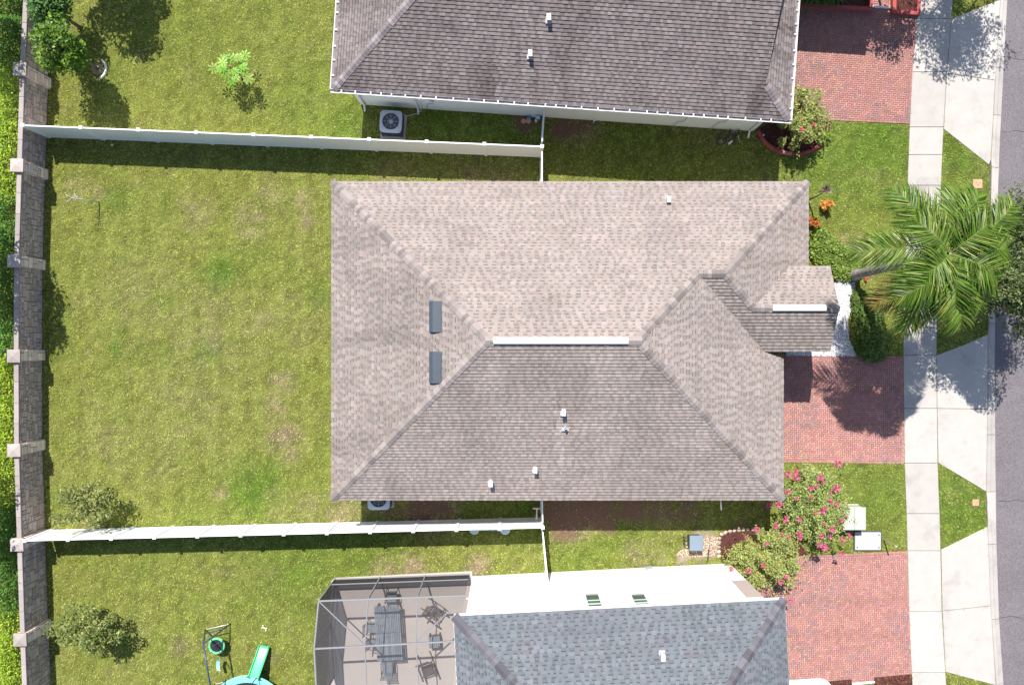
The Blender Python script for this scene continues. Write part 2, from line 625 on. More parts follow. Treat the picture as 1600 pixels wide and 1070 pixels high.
AP_B = [[(1486, 30), (1563, 0), (1555, 126), (1479, 115)], [(1479, 115), (1555, 126), (1548, 250), (1545, 258), (1474, 202)]]
AP_A = [[(1463, 555), (1503, 540), (1543.5, 522), (1543, 639), (1464, 638)], [(1464, 638), (1543, 639), (1541, 768), (1465.5, 723)]]
AP_C = [[(1470, 858), (1543, 822), (1548, 946), (1472, 954)], [(1472, 954), (1548, 946), (1556, 1070), (1548, 1068), (1477, 1049)]]
for ap in (AP_B, AP_A, AP_C):
    apron(ap)

# kerb: gutter pan and a low rounded back, cast in lengths
kj = [-90, 0, 88, 180, 262, 345, 430, 505, 583, 679, 768, 850, 967, 1068, 1160]
mb = MB()
for a, b in zip(kj, kj[1:]):
    mb.poly([(p[0], p[1], -0.075) for p in ccw(shrink(strip(KB_L, KB_R, a, b), 0.02))])
kerb = mb.build('kerb', M['sand'])
tag(kerb, kind='structure')
drive_ranges = [(0, 258), (520, 768), (822, 1068)]
for a, b in zip(kj, kj[1:]):
    mb = MB()
    n = 6
    mid = 0.5 * (a + b)
    tone = rnd.uniform(0.82, 1.0)
    rows = []
    for k in range(n + 1):
        py = a + (b - a) * k / n
        if k == 0:
            py += 0.35
        if k == n:
            py -= 0.35
        low = any(r0 - 2 <= py <= r1 + 2 for r0, r1 in drive_ranges)
        top = 0.02 if low else 0.085
        xl, xr = interp(KB_L, py) + 0.35, interp(KB_R, py)
        prof = [(0.0, -0.09), (0.0, top - 0.02), (0.10, top), (0.36, top - 0.004), (0.50, -0.028 if not low else -0.01), (1.0, -0.048), (1.0, -0.09)]
        rows.append([W(xl + (xr - xl) * t, py, 0) + Vector((0, 0, z)) for t, z in prof])
    for r0, r1 in zip(rows, rows[1:]):
        for i in range(len(r0) - 1):
            mb.poly([r0[i], r1[i], r1[i + 1], r0[i + 1]], (tone, tone, tone))
    mb.poly(rows[0], (tone,) * 3)
    mb.poly(list(reversed(rows[-1])), (tone,) * 3)
    mb.build('kerb_stone', M['concrete'], kerb)

# ------------------------------------------------------------------ brick driveways
def herringbone(poly, cell, tintf, gap=0.006, rz=0.0, z=0.022):
    """clipped 90 degree herringbone, returns one mesh builder"""
    poly = ccw(poly)
    cx = sum(p[0] for p in poly) / len(poly)
    cy = sum(p[1] for p in poly) / len(poly)
    ca, sa = math.cos(rz), math.sin(rz)
    tl = [((p[0] - cx) * ca + (p[1] - cy) * sa, -(p[0] - cx) * sa + (p[1] - cy) * ca) for p in poly]
    x0, x1 = min(p[0] for p in tl), max(p[0] for p in tl)
    y0, y1 = min(p[1] for p in tl), max(p[1] for p in tl)
    mb = MB()
    for j in range(int(y0 / cell) - 3, int(y1 / cell) + 3):
        for i in range(int(x0 / cell) - 3, int(x1 / cell) + 3):
            k = (i - j) % 4
            if k == 0:
                w, h = 2, 1
            elif k == 3:
                w, h = 1, 2
            else:
                continue
            a, b = i * cell + gap, j * cell + gap
            c, d = (i + w) * cell - gap, (j + h) * cell - gap
            q = clip_poly([(a, b), (c, b), (c, d), (a, d)], tl)
            if len(q) < 3:
                continue
            t = tintf(cx + (a * ca - b * sa), cy + (a * sa + b * ca))
            zz = z + rnd.uniform(-0.0025, 0.0025)
            mx, my = (a + c) / 2, (b + d) / 2
            top = [(mx + (p[0] - mx) * 0.965, my + (p[1] - my) * 0.965) for p in q]
            f = lambda p, z_: (cx + p[0] * ca - p[1] * sa, cy + p[0] * sa + p[1] * ca, z_)
            mb.poly([f(p, zz) for p in top], t)
            for m in range(len(q)):
                n = (m + 1) % len(q)
                mb.poly([f(q[m], zz - 0.016), f(q[n], zz - 0.016), f(top[n], zz), f(top[m], zz)], t)
    return mb


def paver_tint(light, off, off_y=0.0):
    def fn(x, y):
        n = float(fbm(np.array(x + off), np.array(y - off), 0.7, 3))
        r = rnd.random()
        v = light * rnd.uniform(0.86, 1.10)
        g = 0.0
        if n > 0.57 and r < 0.5:
            g = rnd.uniform(0.25, 0.75)
        elif r < 0.06:
            g = rnd.uniform(0.2, 0.7)
        if rnd.random() < 0.12:
            v *= 1.1
        for ty_ in (-0.75, 0.75):
            v *= 1.0 - 0.09 * math.exp(-((y - off_y - ty_) / 0.22) ** 2)
        a = np.array((1.0, rnd.uniform(0.95, 1.12), rnd.uniform(0.92, 1.08))) * v
        b = np.array((0.62, 0.92, 1.06)) * v
        return tuple(a * (1 - g) + b * g)
    return fn


def driveway(poly_px, light, off, rz):
    poly = line(poly_px)
    mb = MB()
    mb.prism(poly, -0.08, 0.006)
    o = mb.build('driveway', M['sand'])
    tag(o, kind='structure')
    inner = shrink(poly, 0.105)
    pv = herringbone(inner, 0.0925, paver_tint(light, off, sum(p[1] for p in poly) / len(poly)), rz=rz).build('brick_pavers', M['paver'], o)
    tag(pv, kind='stuff')
    # soldier course round the edge
    eb = MB()
    tf = paver_tint(light * 0.93, off)
    pc = ccw(poly)
    n = len(pc)
    for i in range(n):
        a, b = Vector(pc[i]), Vector(pc[(i + 1) % n])
        d = b - a
        L = d.length
        d.normalize()
        nn = Vector((-d.y, d.x))
        k = int((L - 0.1) / 0.19)
        for j in range(k):
            s0 = 0.1 + j * (L - 0.1) / k + 0.005
            s1 = 0.1 + (j + 1) * (L - 0.1) / k - 0.005
            q = [a + d * s0 + nn * 0.006, a + d * s1 + nn * 0.006, a + d * s1 + nn * 0.098, a + d * s0 + nn * 0.098]
            eb.prism([tuple(p) for p in q], 0.004, 0.021 + rnd.uniform(-.002, .002), tf(q[0].x, q[0].y), bottom=False)
    tag(eb.build('border_pavers', M['paver'], o), kind='stuff')
    return poly


DR_B = [(1236, -90), (1442, -90), (1420.5, 194), (1222, 185)]
DR_A = [(1206, 553), (1410.7, 557), (1412.7, 724), (1206, 722)]
DR_C = [(1168, 872), (1417, 860), (1424.5, 1063), (1170, 1072)]
drive_polys = [driveway(DR_B, 1.0, 3.1, R(-3.2)), driveway(DR_A, 1.16, 8.7, R(0.4)), driveway(DR_C, 1.12, 14.2, R(2.2))]

# ------------------------------------------------------------------ lawn: soil sheet with grass growing on it
def spot(x, y, px, py, r, k=1.0):
    c = W(px, py)
    d = np.sqrt((x - c.x) ** 2 + (y - c.y) ** 2) * 35.0 / r
    return k * np.clip(1.25 - d, 0, 1)


DRY = [(440, 600, 24, .8), (446, 690, 34, .9), (432, 640, 26, .6), (472, 310, 18, .9), (478, 345, 16, .8), (305, 330, 34, .5), (395, 345, 34, .55),
       (425, 300, 26, .5), (530, 798, 34, .8), (480, 802, 34, .6), (560, 800, 24, .5), (645, 888, 26, 1.1), (600, 893, 26, .7), (745, 886, 24, .9), (330, 520, 90, .35),
       (220, 470, 90, .25), (470, 500, 60, .3), (300, 640, 100, .25), (680, 798, 46, .9), (900, 810, 44, .8), (610, 800, 28, .8), (415, 505, 26, .5),
       (905, 198, 34, .8), (850, 180, 24, .7), (1050, 790, 60, .35), (1330, 390, 30, .7), (1360, 415, 22, .6), (1395, 300, 20, .5), (1300, 440, 30, .4),
       (820, 190, 22, .8), (1000, 870, 36, .6), (760, 280, 60, .55), (620, 282, 40, .5), (120, 290, 22, .6), (170, 700, 60, .25), (250, 700, 60, .2),
       (385, 830, 16, .5), (440, 800, 24, .4), (345, 770, 14, .5), (280, 1010, 18, .6), (425, 1030, 12, .7), (155, 300, 16, .5), (1100, 200, 40, .4), (1060, 180, 40, .4), (1135, 215, 16, .6)]
LUSH = [(345, 425, 30, .9), (395, 765, 50, .9), (420, 740, 30, .7), (325, 548, 24, .8), (180, 545, 14, .8), (180, 310, 26, .7), (470, 870, 110, .55), (560, 862, 90, .5),
        (980, 850, 80, .5), (900, 855, 60, .5), (690, 180, 60, .7), (800, 205, 60, .7), (500, 460, 30, .5), (540, 200, 60, .6), (480, 170, 80, .4), (300, 60, 120, .25),
        (1370, 225, 130, .75), (1300, 260, 90, .6), (1500, 240, 70, .7), (1370, 780, 90, .5), (1500, 790, 90, .7), (1510, 260, 70, .5), (1280, 260, 80, .4), (760, 200, 60, .6), (1000, 240, 140, .35), (830, 800, 50, .8), (730, 800, 40, .5)]


SOILS = [(870, 800, 40, 1), (900, 795, 46, 1), (940, 795, 46, .9), (985, 793, 44, .8), (1030, 792, 40, .7), (880, 822, 34, .9), (1075, 791, 34, .55), (660, 794, 34, 1), (690, 792, 26, .8), (635, 796, 24, .6),
         (880, 200, 34, .75), (905, 200, 26, .7), (822, 184, 26, .9), (1160, 825, 26, .6), (610, 805, 20, .5)]
GRAVELS = [(1092, 855, 28, 1.0), (1110, 850, 22, 1.1), (1068, 868, 18, .8), (1040, 874, 16, .6)]


def soil_mask(x, y):
    n3 = fbm(x + 41, y - 23, 2.6, 4)
    a = 0 * x
    g_ = 0 * x
    for s_ in SOILS:
        a = np.maximum(a, spot(x, y, *s_))
    for s_ in GRAVELS:
        g_ = np.maximum(g_, spot(x, y, *s_))
    f = lambda m: np.clip((m - 0.75 + 0.9 * n3) * 2.6, 0, 1) * (m > 0.02)
    return f(a), f(g_)


def lawn_color(x, y):
    n1 = fbm(x, y, 0.22, 4)
    n2 = fbm(x + 31, y + 7, 0.9, 4)
    n3 = fbm(x - 13, y + 57, 3.2, 3)
    base = np.stack([0.305 + 0 * x, 0.345 + 0 * x, 0.074 + 0 * x], -1)
    lush = np.array((0.150, 0.270, 0.030))
    dry = np.array((0.440, 0.350, 0.205))
    yel = np.array((0.320, 0.325, 0.068))
    a = np.clip((n1 - 0.40) * 2.0, 0, 1)[..., None] * 0.55
    c = base * (1 - a) + yel * a
    lm = np.clip((0.45 - n2) * 3.0, 0, 1) * 0.35
    for s in LUSH:
        lm = np.maximum(lm, spot(x, y, *s) * (0.45 + 1.1 * n3))
    c = c * (1 - np.clip(lm, 0, 1)[..., None]) + lush * np.clip(lm, 0, 1)[..., None]
    dm = np.clip((n2 - 0.58) * 2.2, 0, 1) * 0.35 + np.clip((n3 - 0.64) * 3, 0, 1) * 0.25
    for s in DRY:
        dm = np.maximum(dm, spot(x, y, *s) * np.clip((n3 - 0.20) * 2.8, 0, 1.5))
    dm = np.clip(dm, 0, 1)[..., None]
    c = c * (1 - dm) + dry * dm
    tx = 0.5 * vnoise(x + 3.3, y - 8.1, 13.0) + 0.5 * vnoise(x * .8 - y * .6, x * .6 + y * .8, 22.0)
    mow = 1.0 + 0.05 * np.sin(x * 2 * math.pi / 1.06 + 1.5 * np.sin(y * .13)) * np.clip(1.6 - np.abs(y) * 0, 0, 1)
    return c * ((np.clip(0.5 + 1.7 * (tx - 0.5), 0.0, 1.0) * 0.66 + 0.70) * mow)[..., None]


GX0, GX1, GY0, GY1 = -26.0, 23.5, -19.0, 19.0
step = 0.25
xs = np.concatenate([[-400, -120, -50], np.arange(GX0, GX1 + step, step), [21.8 + 40, 150, 400]])
xs = np.unique(xs)
ys = np.concatenate([[-400, -120, -50], np.arange(GY0, GY1 + step, step), [50, 120, 400]])
XX, YY = np.meshgrid(xs, ys)
ZZ = (fbm(XX, YY, 0.8, 3) - 0.5) * 0.02 - 0.008
# the lawn stops short of the road bed: dip it under roads, walks and slabs
kx = np.array([W2(interp(KB_L, 535 - 35 * max(min(v, 16), -16)), 0)[0] for v in ys])
ZZ = np.where(XX > kx[:, None] + 0.12, -0.20, ZZ)
wet = np.zeros_like(XX, bool)
for poly in drive_polys + [strip(SW_L, SW_R, -90, 1160, 40)] + [line(p) for ap in (AP_A, AP_B, AP_C) for p in ap]:
    wet |= in_poly(XX, YY, shrink(poly, 0.30))
ZZ = np.where(wet, -0.06, ZZ)
tint = lawn_color(XX, YY) * 0.40
s1_, s2_ = soil_mask(XX, YY)
tint = tint * (1 - s1_[..., None]) + np.array((0.150, 0.092, 0.066)) * s1_[..., None]
tint = tint * (1 - s2_[..., None]) + np.array((0.270, 0.215, 0.165)) * s2_[..., None]
ny, nx = XX.shape
idx = np.arange(ny * nx).reshape(ny, nx)
Fq = np.stack([idx[:-1, :-1], idx[:-1, 1:], idx[1:, 1:], idx[1:, :-1]], -1).reshape(-1, 4)
ground = np_mesh('ground', np.stack([XX, YY, ZZ], -1).reshape(-1, 3), Fq, tint.reshape(-1, 3), M['soil'], smooth=True)
tag(ground, kind='structure')

NO_GRASS = list(drive_polys) + [strip(SW_L, SW_R, -90, 1160, 40)] + [line(p) for ap in (AP_A, AP_B, AP_C) for p in ap]

# ------------------------------------------------------------------ roofs
def shingle_tint(r, lo, hi, warm=0.04):
    v = r.uniform(lo, hi)
    return (v * (1 + r.uniform(-warm, warm)), v, v * (1 + r.uniform(-warm, warm)))


def shingles(mb, pts, origin, seed, expo=0.142, tooth=0.026, style=None, age=0.0, clean=()):
    """lay laminated shingles course by course on a planar convex polygon (3D points, CCW from above)"""
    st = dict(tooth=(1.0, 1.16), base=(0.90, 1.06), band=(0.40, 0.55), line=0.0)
    if style:
        st.update(style)
    P = [Vector(p) for p in pts]
    nrm = Vector((0, 0, 0))
    for i in range(len(P)):
        a, b = P[i], P[(i + 1) % len(P)]
        nrm += Vector(((a.y - b.y) * (a.z + b.z), (a.z - b.z) * (a.x + b.x), (a.x - b.x) * (a.y + b.y)))
    nrm.normalize()
    if nrm.z < 0:
        nrm = -nrm
    down = Vector((0, 0, -1)) - nrm * (-nrm.z)
    down.normalize()
    along = down.cross(nrm)
    O = Vector(origin)
    U = [((p - O).dot(along), -(p - O).dot(down)) for p in P]
    U = ccw(U)
    flip = along.cross(-down).dot(nrm) < 0
    s_lo, s_hi = min(u[1] for u in U), max(u[1] for u in U)
    u_lo, u_hi = min(u[0] for u in U), max(u[0] for u in U)

    cl = []
    for cp in clean:                       # washed-clean streaks below metal vents
        p_ = Vector(cp) - O
        cl.append((p_.dot(along), -p_.dot(down)))

    def lay(rect, s0, h, col):
        q = clip_poly(rect, U)
        if len(q) < 3:
            return
        um, sm_ = rect[0][0], rect[0][1]
        k = 1.0
        if age > 0:
            a1 = float(fbm(np.array(um + seed * 3.1), np.array(sm_ * 0.22), 1.6, 3))
            a2 = float(fbm(np.array(um - seed * 1.7), np.array(sm_), 0.35, 3))
            k -= age * max(0.0, min(1.0, (a1 - 0.42) * 3.0)) * max(0.15, min(1.0, (a2 - 0.30) * 3.0))
        for (cu, cs) in cl:
            if abs(um - cu) < 0.22 and -2.6 < sm_ - cs < 0.05:
                k = max(k, 1.0) * (1.0 + 0.20 * (1 + (sm_ - cs) / 2.6) * (1 - abs(um - cu) / 0.22 * .5))
        if k != 1.0:
            col = tuple(x * k for x in col)
        top = []
        bot = []
        for (u, s) in q:
            k = 1.0 - (s - s0) / expo
            base = O + along * u - down * s
            top.append(base + nrm * (0.002 + h * k))
            bot.append(base - nrm * 0.004)
        if flip:
            top.reverse()
            bot.reverse()
        mb.poly(top, col)
        n = len(q)
        for i in range(n):
            j = (i + 1) % n
            mb.poly([bot[i], bot[j], top[j], top[i]], col)

    for c in range(int(math.floor(s_lo / expo)), int(math.ceil(s_hi / expo))):
        r = random.Random(seed * 7919 + c * 131)
        s0, s1 = c * expo, (c + 1) * expo
        u = math.floor(u_lo - 1.0) + r.uniform(0, 0.4)
        strip_tone = r.uniform(0.96, 1.04)
        isT = r.random() < 0.5
        k = 0
        while u < u_hi:
            w = r.uniform(0.10, 0.26) if isT else r.uniform(0.08, 0.20)
            if k % 6 == 5:
                strip_tone = r.uniform(0.92, 1.07)
            k += 1
            if u + w > u_lo:
                if isT:
                    v = shingle_tint(r, *st['tooth'])
                    v = tuple(x * strip_tone for x in v)
                    sm = s1 - expo * st['line']  # dark strip tinted in for the shadow under the next course's butt
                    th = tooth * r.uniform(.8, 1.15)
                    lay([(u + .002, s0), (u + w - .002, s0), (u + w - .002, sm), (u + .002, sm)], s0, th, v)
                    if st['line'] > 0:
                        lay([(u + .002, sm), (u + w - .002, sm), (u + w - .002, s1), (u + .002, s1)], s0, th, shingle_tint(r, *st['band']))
                else:
                    v = shingle_tint(r, *st['base'])
                    v = tuple(x * strip_tone for x in v)
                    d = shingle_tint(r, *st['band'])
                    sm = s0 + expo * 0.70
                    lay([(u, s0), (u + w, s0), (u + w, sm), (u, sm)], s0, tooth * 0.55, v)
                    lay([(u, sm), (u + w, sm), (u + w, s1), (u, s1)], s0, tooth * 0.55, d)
            u += w
            isT = not isT


def cap_mesh(half, length, slope_a, slope_b, thick=0.034):
    """one bent cap shingle along +x, ridge at y=0; slope_a/b: fall per metre on either side"""
    mb = MB()
    def prof(x, lift):
        return [(x, -half, -half * slope_a + lift), (x, -half * .35, -half * .35 * slope_a + lift + .004), (x, 0, lift + .006),
                (x, half * .35, -half * .35 * slope_b + lift + .004), (x, half, -half * slope_b + lift)]
    a, b = prof(0, thick), prof(length, 0.010)
    for i in range(4):
        mb.poly([a[i], b[i], b[i + 1], a[i + 1]])
    lo = [(p[0], p[1], p[2] - thick - .006) for p in a]
    for i in range(4):
        mb.poly([lo[i], a[i], a[i + 1], lo[i + 1]])
    hi = [(p[0], p[1], p[2] - .016) for p in b]
    mb.poly([a[0], lo[0], hi[0], b[0]])
    mb.poly([b[4], hi[4], lo[4], a[4]])
    return mb.mesh('cap_shingle')


def cap_run(p0, p1, parent, mats, seed, half=0.155, slope=(0.35, 0.35), expo=0.165):
    """cap shingles from the low end p0 up to the high end p1, each one an object"""
    p0, p1 = Vector(p0), Vector(p1)
    d = p1 - p0
    L = d.length
    d.normalize()
    y = Vector((0, 0, 1)).cross(d).normalized()
    z = d.cross(y)
    rot = Matrix((d, y, z)).transposed().to_4x4()
    me0 = cap_mesh(half, expo + 0.03, slope[0], slope[1])
    variants = []
    for m in mats:
        c = me0.copy()
        c.materials.append(m)
        variants.append(c)
    r = random.Random(seed)
    n = int(L / expo)
    for i in range(n):
        o = bpy.data.objects.new('cap_shingle', r.choice(variants))
        COL.objects.link(o)
        o.parent = parent
        o.matrix_basis = Matrix.Translation(p0 + d * (i * expo) + Vector((0, 0, 0.014))) @ rot


def deck(mb, pts, th=0.14):
    P = [Vector(p) for p in pts]
    Q = [p - Vector((0, 0, th)) for p in P]
    P = [p - Vector((0, 0, 0.006)) for p in P]
    mb.poly(P)
    mb.poly(list(reversed(Q)))
    n = len(P)
    for i in range(n):
        j = (i + 1) % n
        mb.poly([Q[i], Q[j], P[j], P[i]])


def cap_mats(base, name, stain=None):
    out = []
    for i, k in enumerate((0.72, 0.88, 1.0, 1.18)):
        out.append(material(name + '_cap', tuple(c * k for c in base), 0.92, 0.15, 0.08, 2, 0.14, 42, 0.3, 140))
    return out


def pipe_vent(px, py, z, parent, style='cap', tall=0.32):
    """plumbing or exhaust vent standing on a roof: flashing, stack and hood"""
    b = W(px, py, z)
    if style == 'hood':
        mb = MB()
        mb.box(b + Vector((0, 0, 0.03)), (0.24, 0.34, 0.04), bev=0.012)
        o = mb.build('vent_flashing', M['lead'], parent)
        mb = MB()
        mb.box(b + Vector((0, 0.02, 0.17)), (0.14, 0.20, 0.24), bev=0.03)
        mb.box(b + Vector((0, -0.02, 0.30)), (0.17, 0.26, 0.04), bev=0.015)
        mb.build('vent_hood', M['galv'], parent)
    else:
        mb = MB()
        mb.box(b + Vector((0, 0, 0.02)), (0.28, 0.32, 0.03), bev=0.01)
        mb.build('vent_flashing', M['lead'], parent)
        mb = MB()
        mb.tube([b, b + Vector((0, 0, tall))], [0.055, 0.05], 12, cap=False)
        mb.ring(b + Vector((0, 0, tall)), 0.047, 0.012, 14, 6)
        mb.disc((b.x, b.y), 0.04, z + tall - 0.12, z + tall - 0.1, 12, (0.2, 0.2, 0.2))
        mb.build('vent_pipe', M['galv'], parent)


def ridge_vent(a, b, parent, half=0.115):
    a, b = Vector(a), Vector(b)
    d = (b - a).normalized()
    y = Vector((0, 0, 1)).cross(d).normalized()
    mb = MB()
    prof = [(-half, -0.03), (-half, 0.03), (-half * .8, 0.045), (0, 0.085), (half * .8, 0.045), (half, 0.03), (half, -0.03)]
    A = [a + y * q[0] + Vector((0, 0, q[1])) for q in prof]
    B = [b + y * q[0] + Vector((0, 0, q[1])) for q in prof]
    for i in range(len(prof) - 1):
        mb.poly([A[i], B[i], B[i + 1], A[i + 1]])
    mb.poly(list(reversed(A)))
    mb.poly(B)
    mb.build('ridge_vent', M['white'], parent)


def walls(mb, poly, z0, z1):
    poly = ccw(poly)
    mb.prism(poly, z0, z1)


# ------------------------------------------------------------------ house in the middle, tan hip roof with entry gable
EZ = 3.3
SL = 0.5
k_e = (H - EZ) / F
YN_, YS_, XW_, XE_, XG_ = 251 * k_e, -246 * k_e, -282 * k_e, 463 * k_e, 424 * k_e
NE_, NW_, SE_, SW_ = (XE_, YN_), (XW_, YN_), (XG_, YS_), (XW_, YS_)
hw = (YN_ - YS_) / 2
RY = (YN_ + YS_) / 2
RZ = EZ + SL * hw
Wr = (XW_ + hw, RY, RZ)
Er = (XG_ - hw, RY, RZ)
t2 = 3.889
y2 = YN_ - t2                        # short upper ridge
z2 = EZ + SL * t2
A2 = (XG_ - t2, y2, z2)
B2 = (XE_ - t2, y2, z2)
py_ = 1.333
pz_ = z2 - SL * (y2 - py_)
PR = (XE_ - (pz_ - EZ) / SL, py_, pz_)   # porch ridge start
VR = (XG_ - (pz_ - EZ) / SL, py_, pz_)   # valley at that height
yS = -0.355                          # porch south eave
zS = z2 - SL * (y2 - yS)
PE = 12.63
V3 = (XG_ - (zS - EZ) / SL, yS, zS)
yN = 2 * py_ - yS
zN = zS
xN = XE_ - (zN - EZ) / SL

houseA = thing('house', (2.0, 0.0, 0.0), 'tan shingled hip-roofed house between the two white fences, centre of the photo', 'house')
wl = MB()
walls(wl, [(-6.83, -5.9), (10.48, -5.9), (10.48, -0.95), (9.8, -0.95), (9.8, 3.0), (11.5, 3.0), (11.5, 6.03), (-6.83, 6.03)], -0.05, EZ - 0.1)
wl.build('wall', M['stuccoA'], houseA)
mb = MB()                             # entry porch: front arch wall and corner columns under the gable
for yy in (-0.05, 2.8):
    mb.box((12.28, yy, 1.65), (0.34, 0.34, 3.3), bev=0.02)
    mb.box((12.28, yy, 0.12), (0.44, 0.44, 0.24), bev=0.02)
mb.box((12.28, 1.375, 3.3), (0.28, 2.50, 0.60))
for i in range(8):
    y0, y1 = -0.2 + i * 0.3925, -0.2 + (i + 1) * 0.3925
    f = lambda y: pz_ - SL * abs(y - py_) - 0.20
    mb.poly([(12.42, y0, EZ + 0.3), (12.42, y1, EZ + 0.3), (12.42, y1, f(y1)), (12.42, y0, f(y0))])
    mb.poly([(12.16, y1, EZ + 0.3), (12.16, y0, EZ + 0.3), (12.16, y0, f(y0)), (12.16, y1, f(y1))])
mb.build('porch', M['stuccoA'], houseA)
mb = MB()
mb.box((10.52, -3.5, 1.08), (0.06, 4.7, 2.12))
gd = mb.build('garage_door', M['white'], houseA)
for i in range(4):
    mb = MB()
    for k in range(6):
        mb.box((10.57, -3.5 + (k - 2.5) * 0.76, 0.3 + i * 0.52), (0.03, 0.64, 0.40), bev=0.01)
    mb.build('door_panel', M['white'], gd)
mb = MB()
mb.box((9.83, 1.3, 1.06), (0.05, 1.0, 2.1))
dr = mb.build('front_door', M['brownwood'], houseA)
mb = MB()
mb.ring((9.89, 0.9, 1.05), 0.035, 0.012, 12, 6, axis=(1, 0, 0))
mb.build('handle', M['galv'], dr)
for (wx, wy, ww, ax) in ((11.52, 4.6, 1.6, 'x'), (-6.85, 2.5, 2.2, 'x'), (-6.85, -2.5, 2.2, 'x')):
    mb = MB()
    mb.box((wx, wy, 1.45), (0.08, ww, 1.3), bev=0.02)
    w_ = mb.build('window', M['white'], houseA)
    mb = MB()
    sx = 0.05 if wx > 0 else -0.05
    for k in (-1, 1):
        mb.box((wx + sx, wy + k * ww * .24, 1.45), (0.02, ww * .42, 1.12))
    mb.build('pane', M['glass'], w_)

planesA = [
    ([NW_ + (EZ,), (XW_ + t2, y2, z2), B2, NE_ + (EZ,)], NW_ + (EZ,), 1),
    ([(XW_ + t2, y2, z2), Wr, Er, A2], NW_ + (EZ,), 1),
    ([SW_ + (EZ,), SE_ + (EZ,), Er, Wr], SW_ + (EZ,), 2),
    ([NW_ + (EZ,), SW_ + (EZ,), Wr], SW_ + (EZ,), 3),
    ([NE_ + (EZ,), B2, PR, (xN, yN, zN)], NE_ + (EZ,), 4),
    ([NE_ + (EZ,), (xN, yN, zN), (XE_, yN, EZ)], NE_ + (EZ,), 4),
    ([SE_ + (EZ,), V3, A2, Er], SE_ + (EZ,), 5),
    ([SE_ + (EZ,), (XG_, -0.63, EZ), V3], SE_ + (EZ,), 5),
    ([A2, VR, PR, B2], (PE, yS, zS), 6),
    ([VR, V3, (PE, yS, zS), (PE, py_, pz_)], (PE, yS, zS), 6),
    ([PR, (xN, yN, zN), (PE, yN, zN), (PE, py_, pz_)], (PE, yN, zN), 7),
]
ventsA = []
for px, py in ((880, 643), (883, 667), (836, 732), (767, 753)):
    b = W(px, py, 4.2)
    for _ in range(4):
        b = W(px, py, EZ + SL * (b.y - YS_))
    ventsA.append(tuple(b))
dk = MB()
for pts, o_, s_ in planesA:
    deck(dk, ccw([Vector(p) for p in pts]) if False else pts)
roofA = dk.build('roof', M['deck'], houseA)
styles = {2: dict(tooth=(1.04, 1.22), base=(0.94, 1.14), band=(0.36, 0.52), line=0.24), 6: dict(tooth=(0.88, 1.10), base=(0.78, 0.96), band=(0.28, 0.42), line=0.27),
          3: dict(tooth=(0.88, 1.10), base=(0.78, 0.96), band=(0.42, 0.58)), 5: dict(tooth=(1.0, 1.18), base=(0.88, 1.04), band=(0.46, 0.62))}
sb = MB()
for pts, o_, s_ in planesA:
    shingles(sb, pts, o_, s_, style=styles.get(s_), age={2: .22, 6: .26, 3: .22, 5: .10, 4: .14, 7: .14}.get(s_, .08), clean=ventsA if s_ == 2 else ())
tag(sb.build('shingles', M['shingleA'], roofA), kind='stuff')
capsA = cap_mats((0.250, 0.216, 0.202), 'tan')
hs = (0.35, 0.35)
cap_run(NW_ + (EZ,), Wr, roofA, capsA, 1, slope=hs)
cap_run(SW_ + (EZ,), Wr, roofA, capsA, 2, slope=hs)
cap_run(SE_ + (EZ,), Er, roofA, capsA, 3, slope=hs)
cap_run(A2, Er, roofA, capsA, 4, slope=hs)
cap_run(NE_ + (EZ,), B2, roofA, capsA, 5, slope=hs)
cap_run(PR, B2, roofA, capsA, 6, slope=hs)
cap_run((A2[0], y2, z2 + 0.01), (B2[0] + .1, y2, z2 + 0.01), roofA, capsA, 7, slope=(SL, SL))
cap_run((PR[0] - .05, py_, pz_ + 0.01), (10.02, py_, pz_ + 0.01), roofA, capsA, 8, slope=(SL, SL))
cap_run((12.12, py_, pz_ + 0.01), (12.64, py_, pz_ + 0.01), roofA, capsA, 10, slope=(SL, SL))
cap_run((Wr[0] - .1, RY, RZ + 0.01), (Wr[0] + .22, RY, RZ + 0.01), roofA, capsA, 9, slope=(SL, SL))
cap_run((4.18, RY, RZ + 0.01), (4.7, RY, RZ + 0.01), roofA, capsA, 11, slope=(SL, SL))
ridge_vent((-0.67, RY, RZ + 0.03), (4.19, RY, RZ + 0.03), houseA)
ridge_vent((10.05, py_, pz_ + 0.03), (12.10, py_, pz_ + 0.03), houseA)
# valley metal showing as a thin line, drip edge along the eaves
mb = MB()
for a, b in ((SW_ + (EZ,), SE_ + (EZ,)), (SE_ + (EZ,), (XG_, -0.63, EZ)), ((XE_, yN, EZ), NE_ + (EZ,)), (NE_ + (EZ,), NW_ + (EZ,)), (NW_ + (EZ,), SW_ + (EZ,)),
             ((V3[0] + .06, yS, zS), (PE, yS, zS)), ((PE, yN, zN), (xN + .1, yN, zN))):
    a, b = Vector(a), Vector(b)
    d = (b - a).normalized()
    nn = Vector((d.y, -d.x, 0))
    p = [a - d * .01 + nn * 0.012, b + d * .01 + nn * 0.012]
    mb.poly([p[0] - nn * .03 - Vector((0, 0, 0.002)), p[0] - Vector((0, 0, .004)), p[1] - Vector((0, 0, .004)), p[1] - nn * .03 - Vector((0, 0, 0.002))])
    mb.poly([p[0] - Vector((0, 0, .16)), p[1] - Vector((0, 0, .16)), p[1] - Vector((0, 0, .004)), p[0] - Vector((0, 0, .004))])
mb.build('drip_edge', M['shutter'], houseA)
